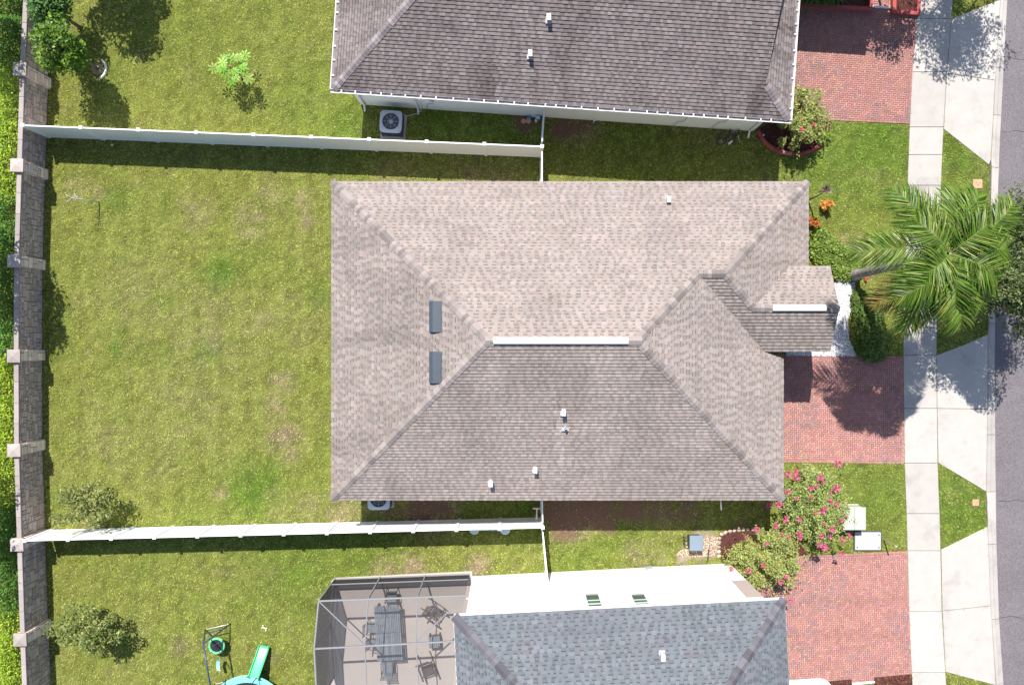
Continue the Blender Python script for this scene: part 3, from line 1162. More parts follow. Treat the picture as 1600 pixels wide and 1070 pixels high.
# slant-back roof vents on the west slope
for (py0, py1) in ((470, 520), (548, 599)):
    zc = 5.3
    c = W(682, (py0 + py1) / 2, zc)
    zc = EZ + SL * (c.x - XW_)
    L = (py1 - py0) * (H - zc) / F
    x_low, x_hi = c.x - 0.24, c.x + 0.24
    mb = MB()
    y0, y1 = c.y - L / 2, c.y + L / 2
    zl, zh = EZ + SL * (x_low - XW_), EZ + SL * (x_hi - XW_)
    pts = lambda y, i: [(x_low, y, zl + 0.0), (x_low - .01, y, zl + 0.15), (x_low + 0.13, y, zl + 0.235), (x_hi, y, zh + 0.02), (x_hi, y, zh - .02)]
    A, B = pts(y0 + .02, 0), pts(y1 - .02, 0)
    for i in range(4):
        mb.poly([A[i], A[i + 1], B[i + 1], B[i]])
    mb.poly(A)
    mb.poly(list(reversed(B)))
    o = mb.build('roof_vent', M['vent_grey'], houseA)
    mb = MB()
    for k in range(9):
        yy = y0 + 0.15 + k * (L - 0.3) / 8
        mb.box((x_hi - 0.05, yy, zh + 0.035), (0.02, 0.03, 0.01))
    mb.build('rivet', M['metal_dark'], o)
for px, py, z in ((1043, 313, 3.5),):
    b = W(px, py, z)
    pipe_vent(px, py, EZ + SL * (YN_ - b.y) - 0.03, houseA, 'hood')
for px, py, st_ in ((880, 643, 'hood'), (883, 667, 'pipe'), (836, 732, 'hood'), (767, 753, 'hood')):
    b = W(px, py, 4.2)
    for _ in range(3):
        z = EZ + SL * (b.y - YS_)
        b = W(px, py, z)
    pipe_vent(px, py, z - 0.03, houseA, st_)

# ------------------------------------------------------------------ house at the top of the photo, Dutch gable roof, white gutters
c0 = W(521, 139, EZ)
c1 = W(1232, 187, EZ)
du = (c1 - c0)
LB = du.length
du.normalize()
dv = Vector((-du.y, du.x, 0))


def TB(u, v, z=0.0):
    p = c0 + du * u + dv * v
    return Vector((p.x, p.y, z))


houseB = thing('house', tuple(TB(9, 6.5, 0)), 'pale-walled house with brown-grey roof and white gutters at top of the photo', 'house')
DB = 13.0
GB = 1.2
mb = MB()
walls(mb, [tuple(TB(u, v))[:2] for u, v in ((0.42, 0.42), (LB - 0.42, 0.42), (LB - 0.42, DB - 0.42), (0.42, DB - 0.42))], -0.05, EZ - 0.08)
mb.build('wall', M['stuccoB'], houseB)
mb = MB()                              # the gable wall above the skirt roof
zg = EZ + SL * GB
g = [TB(LB - GB - 0.18, GB + .3, zg - .1), TB(LB - GB - 0.18, DB - GB - .3, zg - .1), TB(LB - GB - 0.18, DB / 2, EZ + SL * DB / 2 - 0.16)]
mb.poly(g)
mb.poly([p - du * 0.15 for p in reversed(g)])
mb.build('gable', M['stuccoB'], houseB)
zr = EZ + SL * DB / 2
planesB = [
    ([TB(0, 0, EZ), TB(LB - 0.0, 0, EZ), TB(LB - GB, GB, zg), TB(GB, GB, zg)], TB(0, 0, EZ), 21),
    ([TB(GB, GB, zg), TB(LB - GB, GB, zg), TB(LB - GB, DB / 2, zr), TB(DB / 2, DB / 2, zr)], TB(0, 0, EZ), 21),
    ([TB(0, DB, EZ), TB(0, 0, EZ), TB(DB / 2, DB / 2, zr)], TB(0, 0, EZ), 22),
    ([TB(LB, 0, EZ), TB(LB, DB, EZ), TB(LB - GB, DB - GB, zg), TB(LB - GB, GB, zg)], TB(LB, 0, EZ), 23),
    ([TB(GB, DB - GB, zg), TB(DB / 2, DB / 2, zr), TB(LB - GB, DB / 2, zr), TB(LB - GB, DB - GB, zg)], TB(0, DB, EZ), 24),
    ([TB(0, DB, EZ), TB(GB, DB - GB, zg), TB(LB - GB, DB - GB, zg), TB(LB, DB, EZ)], TB(0, DB, EZ), 24),
]
# forward wing over the front rooms, just beyond the picture's top edge
wv0, wv1, wu0, wu1 = 6.1, 12.4, LB - 3.0, LB + 3.65
wz = EZ + SL * (wv1 - wv0) / 2
planesW = [
    ([TB(wu0, wv0, EZ), TB(wu1, wv0, EZ), TB(wu1 - (wv1 - wv0) / 2, (wv0 + wv1) / 2, wz), TB(wu0, (wv0 + wv1) / 2, wz)], TB(wu0, wv0, EZ), 25),
    ([TB(wu0, (wv0 + wv1) / 2, wz), TB(wu1 - (wv1 - wv0) / 2, (wv0 + wv1) / 2, wz), TB(wu1, wv1, EZ), TB(wu0, wv1, EZ)], TB(wu0, wv1, EZ), 26),
    ([TB(wu1, wv0, EZ), TB(wu1, wv1, EZ), TB(wu1 - (wv1 - wv0) / 2, (wv0 + wv1) / 2, wz)], TB(wu1, wv0, EZ), 27),
]
mb = MB()
walls(mb, [tuple(TB(u, v))[:2] for u, v in ((wu0, wv0 + .42), (wu1 - .42, wv0 + .42), (wu1 - .42, wv1 - .42), (wu0, wv1 - .42))], -0.05, EZ - 0.09)
mb.build('front_wing', M['stuccoB'], houseB)
ventsB = []
for px, py in ((857, 31), (828, 87)):
    b = W(px, py, 4.5)
    for _ in range(4):
        b = W(px, py, EZ + SL * (b - c0).dot(dv))
    ventsB.append(tuple(b))
dk = MB()
for pts, o_, s_ in planesB + planesW:
    deck(dk, pts)
roofB = dk.build('roof', M['deck'], houseB)
sb = MB()
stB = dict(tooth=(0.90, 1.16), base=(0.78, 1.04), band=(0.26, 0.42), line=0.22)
for pts, o_, s_ in planesB + planesW:
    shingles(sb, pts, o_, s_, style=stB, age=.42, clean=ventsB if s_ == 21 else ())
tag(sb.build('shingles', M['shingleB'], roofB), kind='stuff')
capsB = cap_mats((0.235, 0.205, 0.208), 'brown')
cap_run(TB(0, 0, EZ), TB(DB / 2, DB / 2, zr), roofB, capsB, 31, slope=hs)
cap_run(TB(LB, 0, EZ), TB(LB - GB, GB, zg), roofB, capsB, 32, slope=hs)
cap_run(TB(0, DB, EZ), TB(DB / 2, DB / 2, zr), roofB, capsB, 33, slope=hs)


def gutter(p0, p1, outward, parent, name='gutter'):
    """K-style gutter: back, floor, front lip, with straps across it"""
    p0, p1 = Vector(p0), Vector(p1)
    d = (p1 - p0).normalized()
    L = (p1 - p0).length
    ow = Vector(outward).normalized()
    mb = MB()
    prof = [(0.004, 0.0), (0.004, -0.12), (0.095, -0.12), (0.150, -0.04), (0.150, 0.004), (0.128, 0.004), (0.128, -0.03), (0.09, -0.105), (0.012, -0.105), (0.012, 0.0)]
    A = [p0 + ow * q[0] + Vector((0, 0, q[1] - 0.01)) for q in prof]
    B = [p1 + ow * q[0] + Vector((0, 0, q[1] - 0.01)) for q in prof]
    n = len(prof)
    for i in range(n):
        j = (i + 1) % n
        mb.poly([A[i], B[i], B[j], A[j]])
    mb.poly(A)
    mb.poly(list(reversed(B)))
    g = mb.build(name, M['gutter'], parent)
    mb = MB()
    mb.poly([p0 + ow * .013 + Vector((0, 0, -.085)), p1 + ow * .013 + Vector((0, 0, -.085)), p1 + ow * .112 + Vector((0, 0, -.085)), p0 + ow * .112 + Vector((0, 0, -.085))])
    mb.build('gutter_grit', M['deck'], g)
    s = 0.45
    while s < L - 0.2:
        mb = MB()
        c = p0 + d * s + ow * 0.058 + Vector((0, 0, 0.0))
        mb.box(c + ow * .012, (0.045, 0.15, 0.012), rz=math.atan2(d.y, d.x))
        mb.build('strap', M['gutter'], g)
        s += rnd.choice((0.42, 0.56, 0.62, 0.66, 0.70))
    return g


gutter(TB(-0.12, 0, EZ), TB(LB + 0.12, 0, EZ), -dv, houseB)
gutter(TB(0, DB, EZ), TB(0, 0.0, EZ), -du, houseB)
gutter(TB(LB, 0.0, EZ), TB(LB, wv0 - .02, EZ), du, houseB)


def downspout(u, v, side, parent, foot):
    mb = MB()
    a = TB(u, -0.07, EZ - 0.13)
    b = TB(u, 0.36, EZ - 0.45)
    e = TB(u, 0.36, 0.18)
    f = TB(u, 0.36, 0.05) + Vector(foot)
    mb.tube([a, a - Vector((0, 0, 0.08)), b, e, f], 0.048, 4)
    mb.build('downspout', M['white'], parent)


downspout(0.62, 0, 1, houseB, (0, -0.25, 0))
downspout(LB - 0.62, 0, 1, houseB, (-0.02, -0.28, 0))
downspout(3.0, 0, 1, houseB, (0, -0.22, 0))
for px, py in ((857, 31), (828, 87)):
    b = W(px, py, 4.5)
    for _ in range(3):
        v = (b - c0).dot(dv)
        z = EZ + SL * v
        b = W(px, py, z)
    pipe_vent(px, py, z - 0.03, houseB, 'hood')
# spigot and cable conduits on the south wall
for u, zz, L_ in ((3.75, 1.0, 0.5), (14.7, 0.9, 0.9), (16.4, 1.2, 0.5)):
    mb = MB()
    a = TB(u, 0.40, zz + L_)
    mb.tube([a, TB(u, 0.38, zz), TB(u - 0.25, 0.38, zz - 0.15), TB(u - 0.35, 0.36, 0.05)], 0.016, 6)
    mb.build('conduit', M['metal_light'], houseB)
mb = MB()
mb.box(TB(3.75, 0.38, 1.55), (0.22, 0.1, 0.3), rz=math.atan2(du.y, du.x), bev=0.02)
mb.build('disconnect_box', M['metal_light'], houseB)

# ------------------------------------------------------------------ two-storey white house with blue-grey roof, bottom of the photo
CZ = 5.9
d0 = W(709, 962, CZ)
d1 = W(1226, 936, CZ)
eu = (d1 - d0)
LC = eu.length
eu.normalize()
ev = Vector((eu.y, -eu.x, 0))          # points towards the bottom of the photo


def TC(u, v, z=0.0):
    p = d0 + eu * u + ev * v
    return Vector((p.x, p.y, z))


houseC = thing('house', tuple(TC(6, 5.5, 0)), 'two-storey white house with blue-grey shingle roof at bottom of the photo', 'house')
DC = 11.5
OH = 0.36
mb = MB()
walls(mb, [tuple(TC(u, v))[:2] for u, v in ((OH, OH), (LC - OH, OH), (LC - OH, DC - OH), (OH, DC - OH))], -0.05, CZ - 0.10)
mb.build('wall', M['stuccoC'], houseC)
czr = CZ + SL * DC / 2
planesC = [
    ([TC(0, 0, CZ), TC(DC / 2, DC / 2, czr), TC(LC - DC / 2, DC / 2, czr), TC(LC, 0, CZ)], TC(0, 0, CZ), 41),
    ([TC(0, 0, CZ), TC(0, DC, CZ), TC(DC / 2, DC / 2, czr)], TC(0, 0, CZ), 42),
    ([TC(LC, 0, CZ), TC(LC - DC / 2, DC / 2, czr), TC(LC, DC, CZ)], TC(LC, 0, CZ), 43),
    ([TC(0, DC, CZ), TC(LC, DC, CZ), TC(LC - DC / 2, DC / 2, czr), TC(DC / 2, DC / 2, czr)], TC(0, DC, CZ), 44),
]
dk = MB()
for pts, o_, s_ in planesC:
    deck(dk, pts)
roofC = dk.build('roof', M['deck'], houseC)
sb = MB()
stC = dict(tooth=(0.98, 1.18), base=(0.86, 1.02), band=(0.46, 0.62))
for pts, o_, s_ in planesC:
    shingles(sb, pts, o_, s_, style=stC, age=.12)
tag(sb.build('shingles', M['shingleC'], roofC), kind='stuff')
capsC = cap_mats((0.120, 0.116, 0.132), 'slate')
cap_run(TC(0, 0, CZ), TC(DC / 2, DC / 2, czr), roofC, capsC, 51, slope=hs, expo=0.19, half=0.17)
cap_run(TC(LC, 0, CZ), TC(LC - DC / 2, DC / 2, czr), roofC, capsC, 52, slope=hs, expo=0.19, half=0.17)
mb = MB()
for a, b, ow in ((TC(0, 0, CZ), TC(LC, 0, CZ), -ev), (TC(0, 0, CZ), TC(0, DC, CZ), -eu), (TC(LC, 0, CZ), TC(LC, DC, CZ), eu)):
    q = [a, b]
    mb.poly([a + ow * .02 - Vector((0, 0, .2)), b + ow * .02 - Vector((0, 0, .2)), b + ow * .02 - Vector((0, 0, .01)), a + ow * .02 - Vector((0, 0, .01))])
    mb.poly([a - ow * .01 - Vector((0, 0, .012)), b - ow * .01 - Vector((0, 0, .012)), b + ow * .02 - Vector((0, 0, .01)), a + ow * .02 - Vector((0, 0, .01))])
mb.build('fascia', M['white'], houseC)
b = W(1034, 1022, 7.0)
for _ in range(3):
    z = CZ + SL * (b - d0).dot(ev)
    b = W(1034, 1022, z)
pipe_vent(1034, 1022, z - .03, houseC, 'hood')


def wallC(u, z, off=0.0):
    return TC(u, OH - off, z)


def uC(px, py):
    """point on the north wall plane of this house seen at a photo position -> (u, z)"""
    best = None
    for k in range(0, 600):
        z = k * 0.01
        p = W(px, py, z)
        v = (p - d0).dot(ev)
        e = abs(v - OH)
        if best is None or e < best[0]:
            best = (e, (p - d0).dot(eu), z)
    return best[1], best[2]


ang = math.atan2(eu.y, eu.x)
for (pa, pb) in (((912, 929), (943, 948)), ((983, 929), (1017, 946))):
    u0, z0 = uC(*pa)
    u1, z1 = uC(*pb)
    uc, zc = (u0 + u1) / 2, (z0 + z1) / 2
    ww, hh = abs(u1 - u0) * 0.92, abs(z1 - z0) + 0.1
    mb = MB()
    for s in (-1, 1):
        mb.box(wallC(uc + s * ww / 2, zc, 0.02), (0.07, 0.09, hh + .07), rz=ang, bev=.01)
    mb.box(wallC(uc, zc + hh / 2, 0.02), (ww, 0.09, 0.07), rz=ang)
    mb.box(wallC(uc, zc - hh / 2, 0.03), (ww + .1, 0.12, 0.06), rz=ang, bev=.01)
    w_ = mb.build('window', M['white'], houseC)
    mb = MB()
    mb.box(wallC(uc, zc, 0.012), (ww - .06, 0.03, hh - .06), rz=ang)
    mb.build('pane', M['glass'], w_)
    for q in (0.02, 0.26):
        mb = MB()
        mb.box(wallC(uc, zc + hh * q, 0.035), (ww - .06, 0.03, 0.045 if q < .1 else 0.10), rz=ang)
        mb.build('blind_rail', M['blind'], w_)
u0, z0 = uC(1155, 907)
u1, z1 = uC(1188, 933)
mb = MB()
mb.box(wallC((u0 + u1) / 2 - .1, (z0 + z1) / 2, 0.008), (0.62, 0.03, abs(z1 - z0)), rz=ang)
mb.build('wall_panel', M['shutter'], houseC)
for px, py, s in ((1012, 884, (0.26, 0.14, 0.42)), (1020, 876, (0.34, 0.12, 0.28))):
    u0, z0 = uC(px, py)
    mb = MB()
    mb.box(wallC(u0, max(z0, .5), 0.08), s, rz=ang, bev=.02)
    mb.build('meter_box', M['metal_light'] if px < 1015 else M['white'], houseC)
mb = MB()
mb.tube([wallC(9.0 - .6, 0.05, .05), wallC(9.0 - .6, 1.2, .05)], 0.02, 6)
mb.tube([wallC(6.15, 0.05, .03), wallC(6.15, 3.4, .03)], 0.012, 6)
mb.build('conduit', M['white'], houseC)
for uu in (3.0, 8.2):                         # control joints in the stucco, raised beads
    mb = MB()
    mb.box(wallC(uu, 2.9, 0.003), (0.025, 0.012, 5.6), rz=ang)
    mb.build('stucco_bead', M['stuccoC'], houseC)
mb = MB()
mb.box(wallC(6, 2.95, 0.004), (LC - 2 * OH - .05, 0.016, 0.10), rz=ang)
mb.build('stucco_band', M['stuccoC'], houseC)
NO_GRASS += [[(-6.8, -5.85), (10.6, -5.85), (10.6, 6), (-6.8, 6)],
             [tuple(TB(u, v))[:2] for u, v in ((.45, .45), (LB - .45, .45), (LB - .45, DB), (.45, DB))],
             [tuple(TC(u, v))[:2] for u, v in ((OH, OH), (LC - OH, OH), (LC - OH, DC), (OH, DC))]]

# ------------------------------------------------------------------ white vinyl fences
FZ = 1.83


def fence(p0, p1, n, label, mat, end_post=True, start_post=True, gate=None):
    p0, p1 = Vector((p0[0], p0[1], 0)), Vector((p1[0], p1[1], 0))
    d = (p1 - p0)
    L = d.length
    d.normalize()
    a = math.atan2(d.y, d.x)
    t = thing('vinyl_fence', tuple((p0 + p1) / 2), label, 'fence')
    for i in range(n + 1):
        if (i == n and not end_post) or (i == 0 and not start_post):
            continue
        c = p0 + d * (L * i / n)
        mb = MB()
        mb.box(c + Vector((0, 0, 0.93)), (0.127, 0.127, 1.86), rz=a, bev=0.012)
        po = mb.build('post', mat, t)
        mb = MB()
        mb.box(c + Vector((0, 0, 1.875)), (0.15, 0.15, 0.03), rz=a, bev=0.008)
        q = [c + d * sx * .07 + Vector((-d.y, d.x, 0)) * sy * .07 + Vector((0, 0, 1.89)) for sx, sy in ((-1, -1), (1, -1), (1, 1), (-1, 1))]
        ap = c + Vector((0, 0, 1.935))
        for k in range(4):
            mb.poly([q[k], q[(k + 1) % 4], ap])
        mb.build('post_cap', mat, po)
    for i in range(n):
        s0, s1 = L * i / n + 0.066, L * (i + 1) / n - 0.066
        c = p0 + d * ((s0 + s1) / 2)
        w = s1 - s0
        mb = MB()
        nb = max(3, int(round(w / 0.17)))
        for k in range(nb):
            mb.box(p0 + d * (s0 + (k + .5) * w / nb) + Vector((0, 0, 0.93)), (w / nb - 0.0015, 0.026, 1.58), rz=a, bev=0.0015)
        pn = mb.build('panel', mat, t)
        mb = MB()
        mb.box(c + Vector((0, 0, 1.775)), (w, 0.055, 0.13), rz=a, bev=0.008)
        mb.build('top_rail', mat, pn)
        mb = MB()
        mb.box(c + Vector((0, 0, 0.12)), (w, 0.055, 0.15), rz=a, bev=0.008)
        mb.build('bottom_rail', mat, pn)
    return t


f0, f1 = W(36, 196, 1.85), W(847, 229, 1.85)
fence(f0, f1, 9, 'long white fence along the upper side yard, below the top house', M['vinyl'], end_post=True)
g0, g1 = W(39, 844.5, 1.85), W(848, 824, 1.85)
fence(g0, g1, 12, 'long white fence along the lower side yard, above the screened patio', M['vinyl'])
h0 = W(851.5, 160, 1.85)
h1 = W(847, 292, 1.85)
hd = (f1 - h0)
fence(h0, f1 + Vector((0.0, 0.15, 0)), 1, 'short white fence between the top house wall and the upper long fence', M['vinyl2'], end_post=False, start_post=False)
fence(f1 - Vector((0, 0.15, 0)), h1, 1, 'short white fence between the upper long fence and the middle house', M['vinyl'], start_post=False)
k0 = W(847, 766, 1.85)
fence(k0, g1 + Vector((0, 0.15, 0)), 1, 'short white fence between the middle house and the lower long fence', M['vinyl2'], end_post=False)
k1 = wallC(((W(853, 886) - d0).dot(eu)), 0, 0.07)
fence(g1 - Vector((0, 0.15, 0)), k1, 1, 'short white fence between the lower long fence and the white house', M['vinyl'], start_post=False)

# ------------------------------------------------------------------ stone boundary wall on the left
PZ = 1.74
pil_px = [(39.5, -40), (32.5, 109), (28, 259), (23.5, 408), (23, 556), (23.5, 703), (28, 850), (33, 998), (39, 1148)]
PIL = [W(x, y, PZ) for x, y in pil_px]
wall_t = thing('stone_wall', tuple(PIL[4] * Vector((1, 1, 0)) if False else (PIL[4].x, PIL[4].y, 0)), 'long grey-brown ashlar boundary wall with capped pillars along the hedge', 'wall')
WT = 1.63
stone_rng = random.Random(5)


def stone_face(mb, p, d, out, L, h, z0=0.0, cell=0.085, depth=0.022):
    """random ashlar on a vertical face: p start, d along, out = outward normal"""
    nu, nv = max(2, int(round(L / cell))), max(2, int(round(h / cell)))
    cu, cv = L / nu, h / nv
    used = [[False] * nv for _ in range(nu)]
    for v in range(nv):
        for u in range(nu):
            if used[u][v]:
                continue
            w = stone_rng.choice((2, 3, 3, 4, 5, 6))
            hh = stone_rng.choice((1, 1, 2, 2, 2, 3))
            ww = 0
            while ww < w and u + ww < nu and not used[u + ww][v]:
                ww += 1
            ok = True
            k = 1
            while k < hh and v + k < nv and all(not used[u + i][v + k] for i in range(ww)):
                k += 1
            hh = k
            for i in range(ww):
                for j in range(hh):
                    used[u + i][v + j] = True
            g = 0.010
            a0, a1 = u * cu + g, (u + ww) * cu - g
            b0, b1 = z0 + v * cv + g, z0 + (v + hh) * cv - g
            dep = depth * stone_rng.uniform(.5, 1.25)
            ins = 0.010
            t = stone_rng.uniform(0.78, 1.22)
            col = (t * stone_rng.uniform(.97, 1.05), t, t * stone_rng.uniform(.96, 1.06))
            P = lambda a, b, o: p + d * a + out * o + Vector((0, 0, b))
            lo = [P(a0, b0, -.002), P(a1, b0, -.002), P(a1, b1, -.002), P(a0, b1, -.002)]
            j = lambda: stone_rng.uniform(-.004, .004)
            hi = [P(a0 + ins + j(), b0 + ins + j(), dep), P(a1 - ins + j(), b0 + ins + j(), dep + j()), P(a1 - ins + j(), b1 - ins + j(), dep), P(a0 + ins + j(), b1 - ins + j(), dep + j())]
            mb.poly(hi, col)
            for i in range(4):
                mb.poly([lo[i], lo[(i + 1) % 4], hi[(i + 1) % 4], hi[i]], col)


PW = 0.46
for i, c in enumerate(PIL):
    ang_ = 0.0
    if 0 < i < len(PIL) - 1:
        dd = PIL[i + 1] - PIL[i - 1]
    elif i == 0:
        dd = PIL[1] - PIL[0]
    else:
        dd = PIL[-1] - PIL[-2]
    dd = Vector((dd.x, dd.y, 0)).normalized()
    oo = Vector((-dd.y, dd.x, 0))
    if oo.x < 0:
        oo = -oo
    az = math.atan2(oo.y, oo.x)
    mb = MB()
    mb.box((c.x, c.y, PZ / 2 - .05), (PW, PW, PZ + 0.1), rz=az)
    po = mb.build('pillar', M['mortar'], wall_t)
    mb = MB()
    for n_ in (oo, -oo, dd, -dd):
        tdir = Vector((-n_.y, n_.x, 0))
        stone_face(mb, Vector((c.x, c.y, 0)) + n_ * (PW / 2) - tdir * (PW / 2), tdir, n_, PW, PZ - 0.01, 0.0, cell=0.11, depth=0.014)
    mb.c = [tuple(x * 1.75 for x in q_) for q_ in mb.c]
    tag(mb.build('pillar_stones', M['stone'], po), kind='stuff')
    mb = MB()
    q = 0.275
    e = [Vector((c.x, c.y, 0)) + oo * sx * q + dd * sy * q for sx, sy in ((-1, -1), (1, -1), (1, 1), (-1, 1))]
    tn = stone_rng.uniform(.8, 1.12)
    for k in range(4):
        a_, b_ = e[k], e[(k + 1) % 4]
        mb.poly([a_ + Vector((0, 0, PZ)), b_ + Vector((0, 0, PZ)), b_ + Vector((0, 0, PZ + .085)), a_ + Vector((0, 0, PZ + .085))], (tn,) * 3)
        mb.poly([a_ + Vector((0, 0, PZ + .085)), b_ + Vector((0, 0, PZ + .085)), Vector((c.x, c.y, PZ + .17))], (tn,) * 3)
    mb.poly([p + Vector((0, 0, PZ)) for p in reversed(e)], (tn,) * 3)
    mb.build('pillar_cap', M['cap'], po)
for a, b in zip(PIL, PIL[1:]):
    p, q = Vector((a.x, a.y, 0)), Vector((b.x, b.y, 0))
    d = (q - p).normalized()
    oo = Vector((-d.y, d.x, 0))
    if oo.x < 0:
        oo = -oo
    p, q = p + d * (PW / 2), q - d * (PW / 2)
    L = (q - p).length
    m_ = (p + q) / 2
    mb = MB()
    mb.box((m_.x, m_.y, WT / 2 - .05), (L, 0.15, WT + .1), rz=math.atan2(d.y, d.x))
    sec = mb.build('wall_panel', M['mortar'], wall_t)
    mb = MB()
    stone_face(mb, p + oo * 0.075, d, oo, L, WT - 0.07)
    tag(mb.build('wall_stones', M['stone'], sec), kind='stuff')
    k = 4
    for i in range(k):
        mb = MB()
        c = p + d * (L * (i + .5) / k) + Vector((0, 0, WT - 0.01))
        tn = stone_rng.uniform(.72, .95)
        mb.box(c, (L / k - 0.008, 0.205, 0.075), rz=math.atan2(d.y, d.x), bev=0.012, col=(tn,) * 3)
        mb.build('coping', M['cap'], sec)

# ------------------------------------------------------------------ foliage builders
def leaf_quads(C, size, up=0.5, aspect=0.5, rng=None, spread=None):
    """C (n,3) centres -> diamond leaves, random heading, tilted by 1-up; returns V, F"""
    rng = rng or nrg
    n = len(C)
    size = np.broadcast_to(np.asarray(size, dtype=float), (n,)) * rng.uniform(0.65, 1.3, n)
    nz = rng.normal(0, 1, (n, 3)) * (1 - up)
    nz[:, 2] = np.abs(nz[:, 2]) + up
    nz /= np.linalg.norm(nz, axis=1, keepdims=True)
    h = rng.normal(0, 1, (n, 3))
    h -= nz * np.sum(h * nz, 1, keepdims=True)
    h /= np.linalg.norm(h, axis=1, keepdims=True) + 1e-9
    w = np.cross(nz, h)
    L = size[:, None] * 0.5
    Wd = size[:, None] * 0.5 * aspect
    a = C - h * L
    b = C + w * Wd - nz * size[:, None] * 0.04 + h * L * .1
    c = C + h * L - nz * size[:, None] * 0.12
    d = C - w * Wd - nz * size[:, None] * 0.04 + h * L * .1
    V = np.stack([a, b, c, d], 1).reshape(-1, 3)
    Fq = np.arange(4 * n).reshape(n, 4)
    return V, Fq


def leaf_obj(name, C, size, colors, mat, parent, up=0.5, aspect=0.5, rng=None, shade=None):
    rng = rng or nrg
    V, Fq = leaf_quads(C, size, up, aspect, rng)
    cols = np.array(colors)
    pick = rng.integers(0, len(cols), len(C))
    t = cols[pick] * rng.uniform(0.78, 1.22, (len(C), 1))
    if shade is not None:
        t = t * shade[:, None]
    return np_mesh(name, V, Fq, np.repeat(t, 4, axis=0), mat, parent)


def crown_points(c, r, n, rng, clumps=26, lump=0.36, fill=0.45):
    """uneven crown: clumps of leaves scattered over an ellipsoid shell and inside it"""
    c = np.array(c, float)
    r = np.array(r, float)
    k = rng.normal(0, 1, (clumps, 3))
    k /= np.linalg.norm(k, axis=1, keepdims=True)
    rad = rng.uniform(fill, 0.92, (clumps, 1))
    cc = k * rad
    w = rng.uniform(0.4, 1.0, clumps)
    pick = rng.choice(clumps, n, p=w / w.sum())
    q = rng.normal(0, 1, (n, 3))
    q /= np.linalg.norm(q, axis=1, keepdims=True)
    q *= rng.uniform(0.15, 1.0, (n, 1)) ** 0.5
    lr = lump * rng.uniform(0.6, 1.25, clumps)
    pts = cc[pick] + q * lr[pick][:, None]
    return c + pts * r, c + cc * r


def tree(name, base, crown_c, crown_r, n, leaf, colors, label, cat='tree', mat='leaf', trunk_r=0.07, seed=1, clumps=26, lump=0.36, group=None, aspect=0.5, up=0.45, fill=0.45):
    rng = np.random.default_rng(seed)
    t = thing(name, (base[0], base[1], 0), label, cat, group)
    pts, cl = crown_points(crown_c, crown_r, n, rng, clumps, lump, fill)
    pts[:, 2] = np.maximum(pts[:, 2], 0.06)
    leaf_obj('crown', pts, leaf, colors, M[mat], t, up=up, aspect=aspect, rng=rng)
    mb = MB()
    b = Vector((base[0], base[1], -0.05))
    fork = b.lerp(Vector(crown_c), 0.62)
    mid = b.lerp(fork, 0.5) + Vector((rng.uniform(-.06, .06), rng.uniform(-.06, .06), 0))
    mb.tube([b, mid, fork], [trunk_r * 1.25, trunk_r, trunk_r * .8], 8)
    mb.build('trunk', M['bark'], t)
    mb = MB()
    for k in range(min(len(cl), 14)):
        e = Vector(cl[k])
        m_ = fork.lerp(e, 0.5) + Vector((0, 0, 0.06))
        mb.tube([fork, m_, e], [trunk_r * .5, trunk_r * .32, trunk_r * .1], 5, cap=False)
    mb.build('limbs', M['bark'], t)
    return t


G_DARK = [(0.030, 0.075, 0.018), (0.045, 0.105, 0.022), (0.060, 0.130, 0.026)]
G_LIME = [(0.090, 0.165, 0.014), (0.062, 0.125, 0.012), (0.130, 0.215, 0.020), (0.040, 0.085, 0.012)]
G_OLIVE = [(0.165, 0.190, 0.055), (0.120, 0.150, 0.042), (0.215, 0.225, 0.085), (0.09, 0.11, 0.04)]
G_HEDGE = [(0.250, 0.350, 0.022), (0.170, 0.270, 0.020), (0.310, 0.400, 0.035), (0.110, 0.190, 0.018)]
G_HDARK = [(0.060, 0.150, 0.020), (0.040, 0.110, 0.016), (0.090, 0.190, 0.026)]
G_ROSE = [(0.180, 0.260, 0.070), (0.230, 0.290, 0.090), (0.100, 0.165, 0.045), (0.250, 0.215, 0.100), (0.29, 0.33, 0.13)]
G_MID = [(0.110, 0.190, 0.030), (0.080, 0.150, 0.025), (0.150, 0.230, 0.045)]

# lime tree in its ring of edging, beside the wall
b = W(152, 108)
tree('lime_tree', b, (b.x - .05, b.y, 2.75), (1.05, 1.05, 1.15), 4200, 0.16, G_LIME, 'bright glossy-leaved small tree standing in a white edging ring', mat='gloss_leaf', seed=4, clumps=34, lump=.36, aspect=.52, trunk_r=.06)
rg = thing('tree_ring', (b.x, b.y, 0), 'broken white concrete edging ring around the glossy small tree', 'edging')
k = 0
for i in range(10):
    a = R(-62 + i * 14)
    c = Vector((b.x + .44 * math.cos(a) - .02, b.y + .46 * math.sin(a), 0.05))
    if i in (9,):
        continue
    mb = MB()
    mb.box(c, (0.065, 0.115, 0.13), rz=a, bev=.015)
    mb.build('edging_block', M['white'], rg)
mb = MB()
mb.disc((b.x, b.y), 0.26, -0.02, 0.012, 20)
tag(mb.build('bare_earth', M['dirt'], rg))
# dark tree at the top left edge and the one beyond it that throws the broad shade
b = W(126, 44)
tree('dark_tree', b, (b.x, b.y + .1, 2.35), (0.85, 1.15, 1.0), 3600, 0.15, G_DARK, 'dark green small tree cut by the top left photo edge', mat='gloss_leaf', seed=9, clumps=30)
b = W(172, -58)
tree('shade_tree', b, (b.x, b.y, 4.1), (1.75, 1.5, 1.5), 4600, 0.19, G_MID, 'leafy tree above the top left edge throwing shade on the lawn', seed=15, clumps=34, lump=.42)
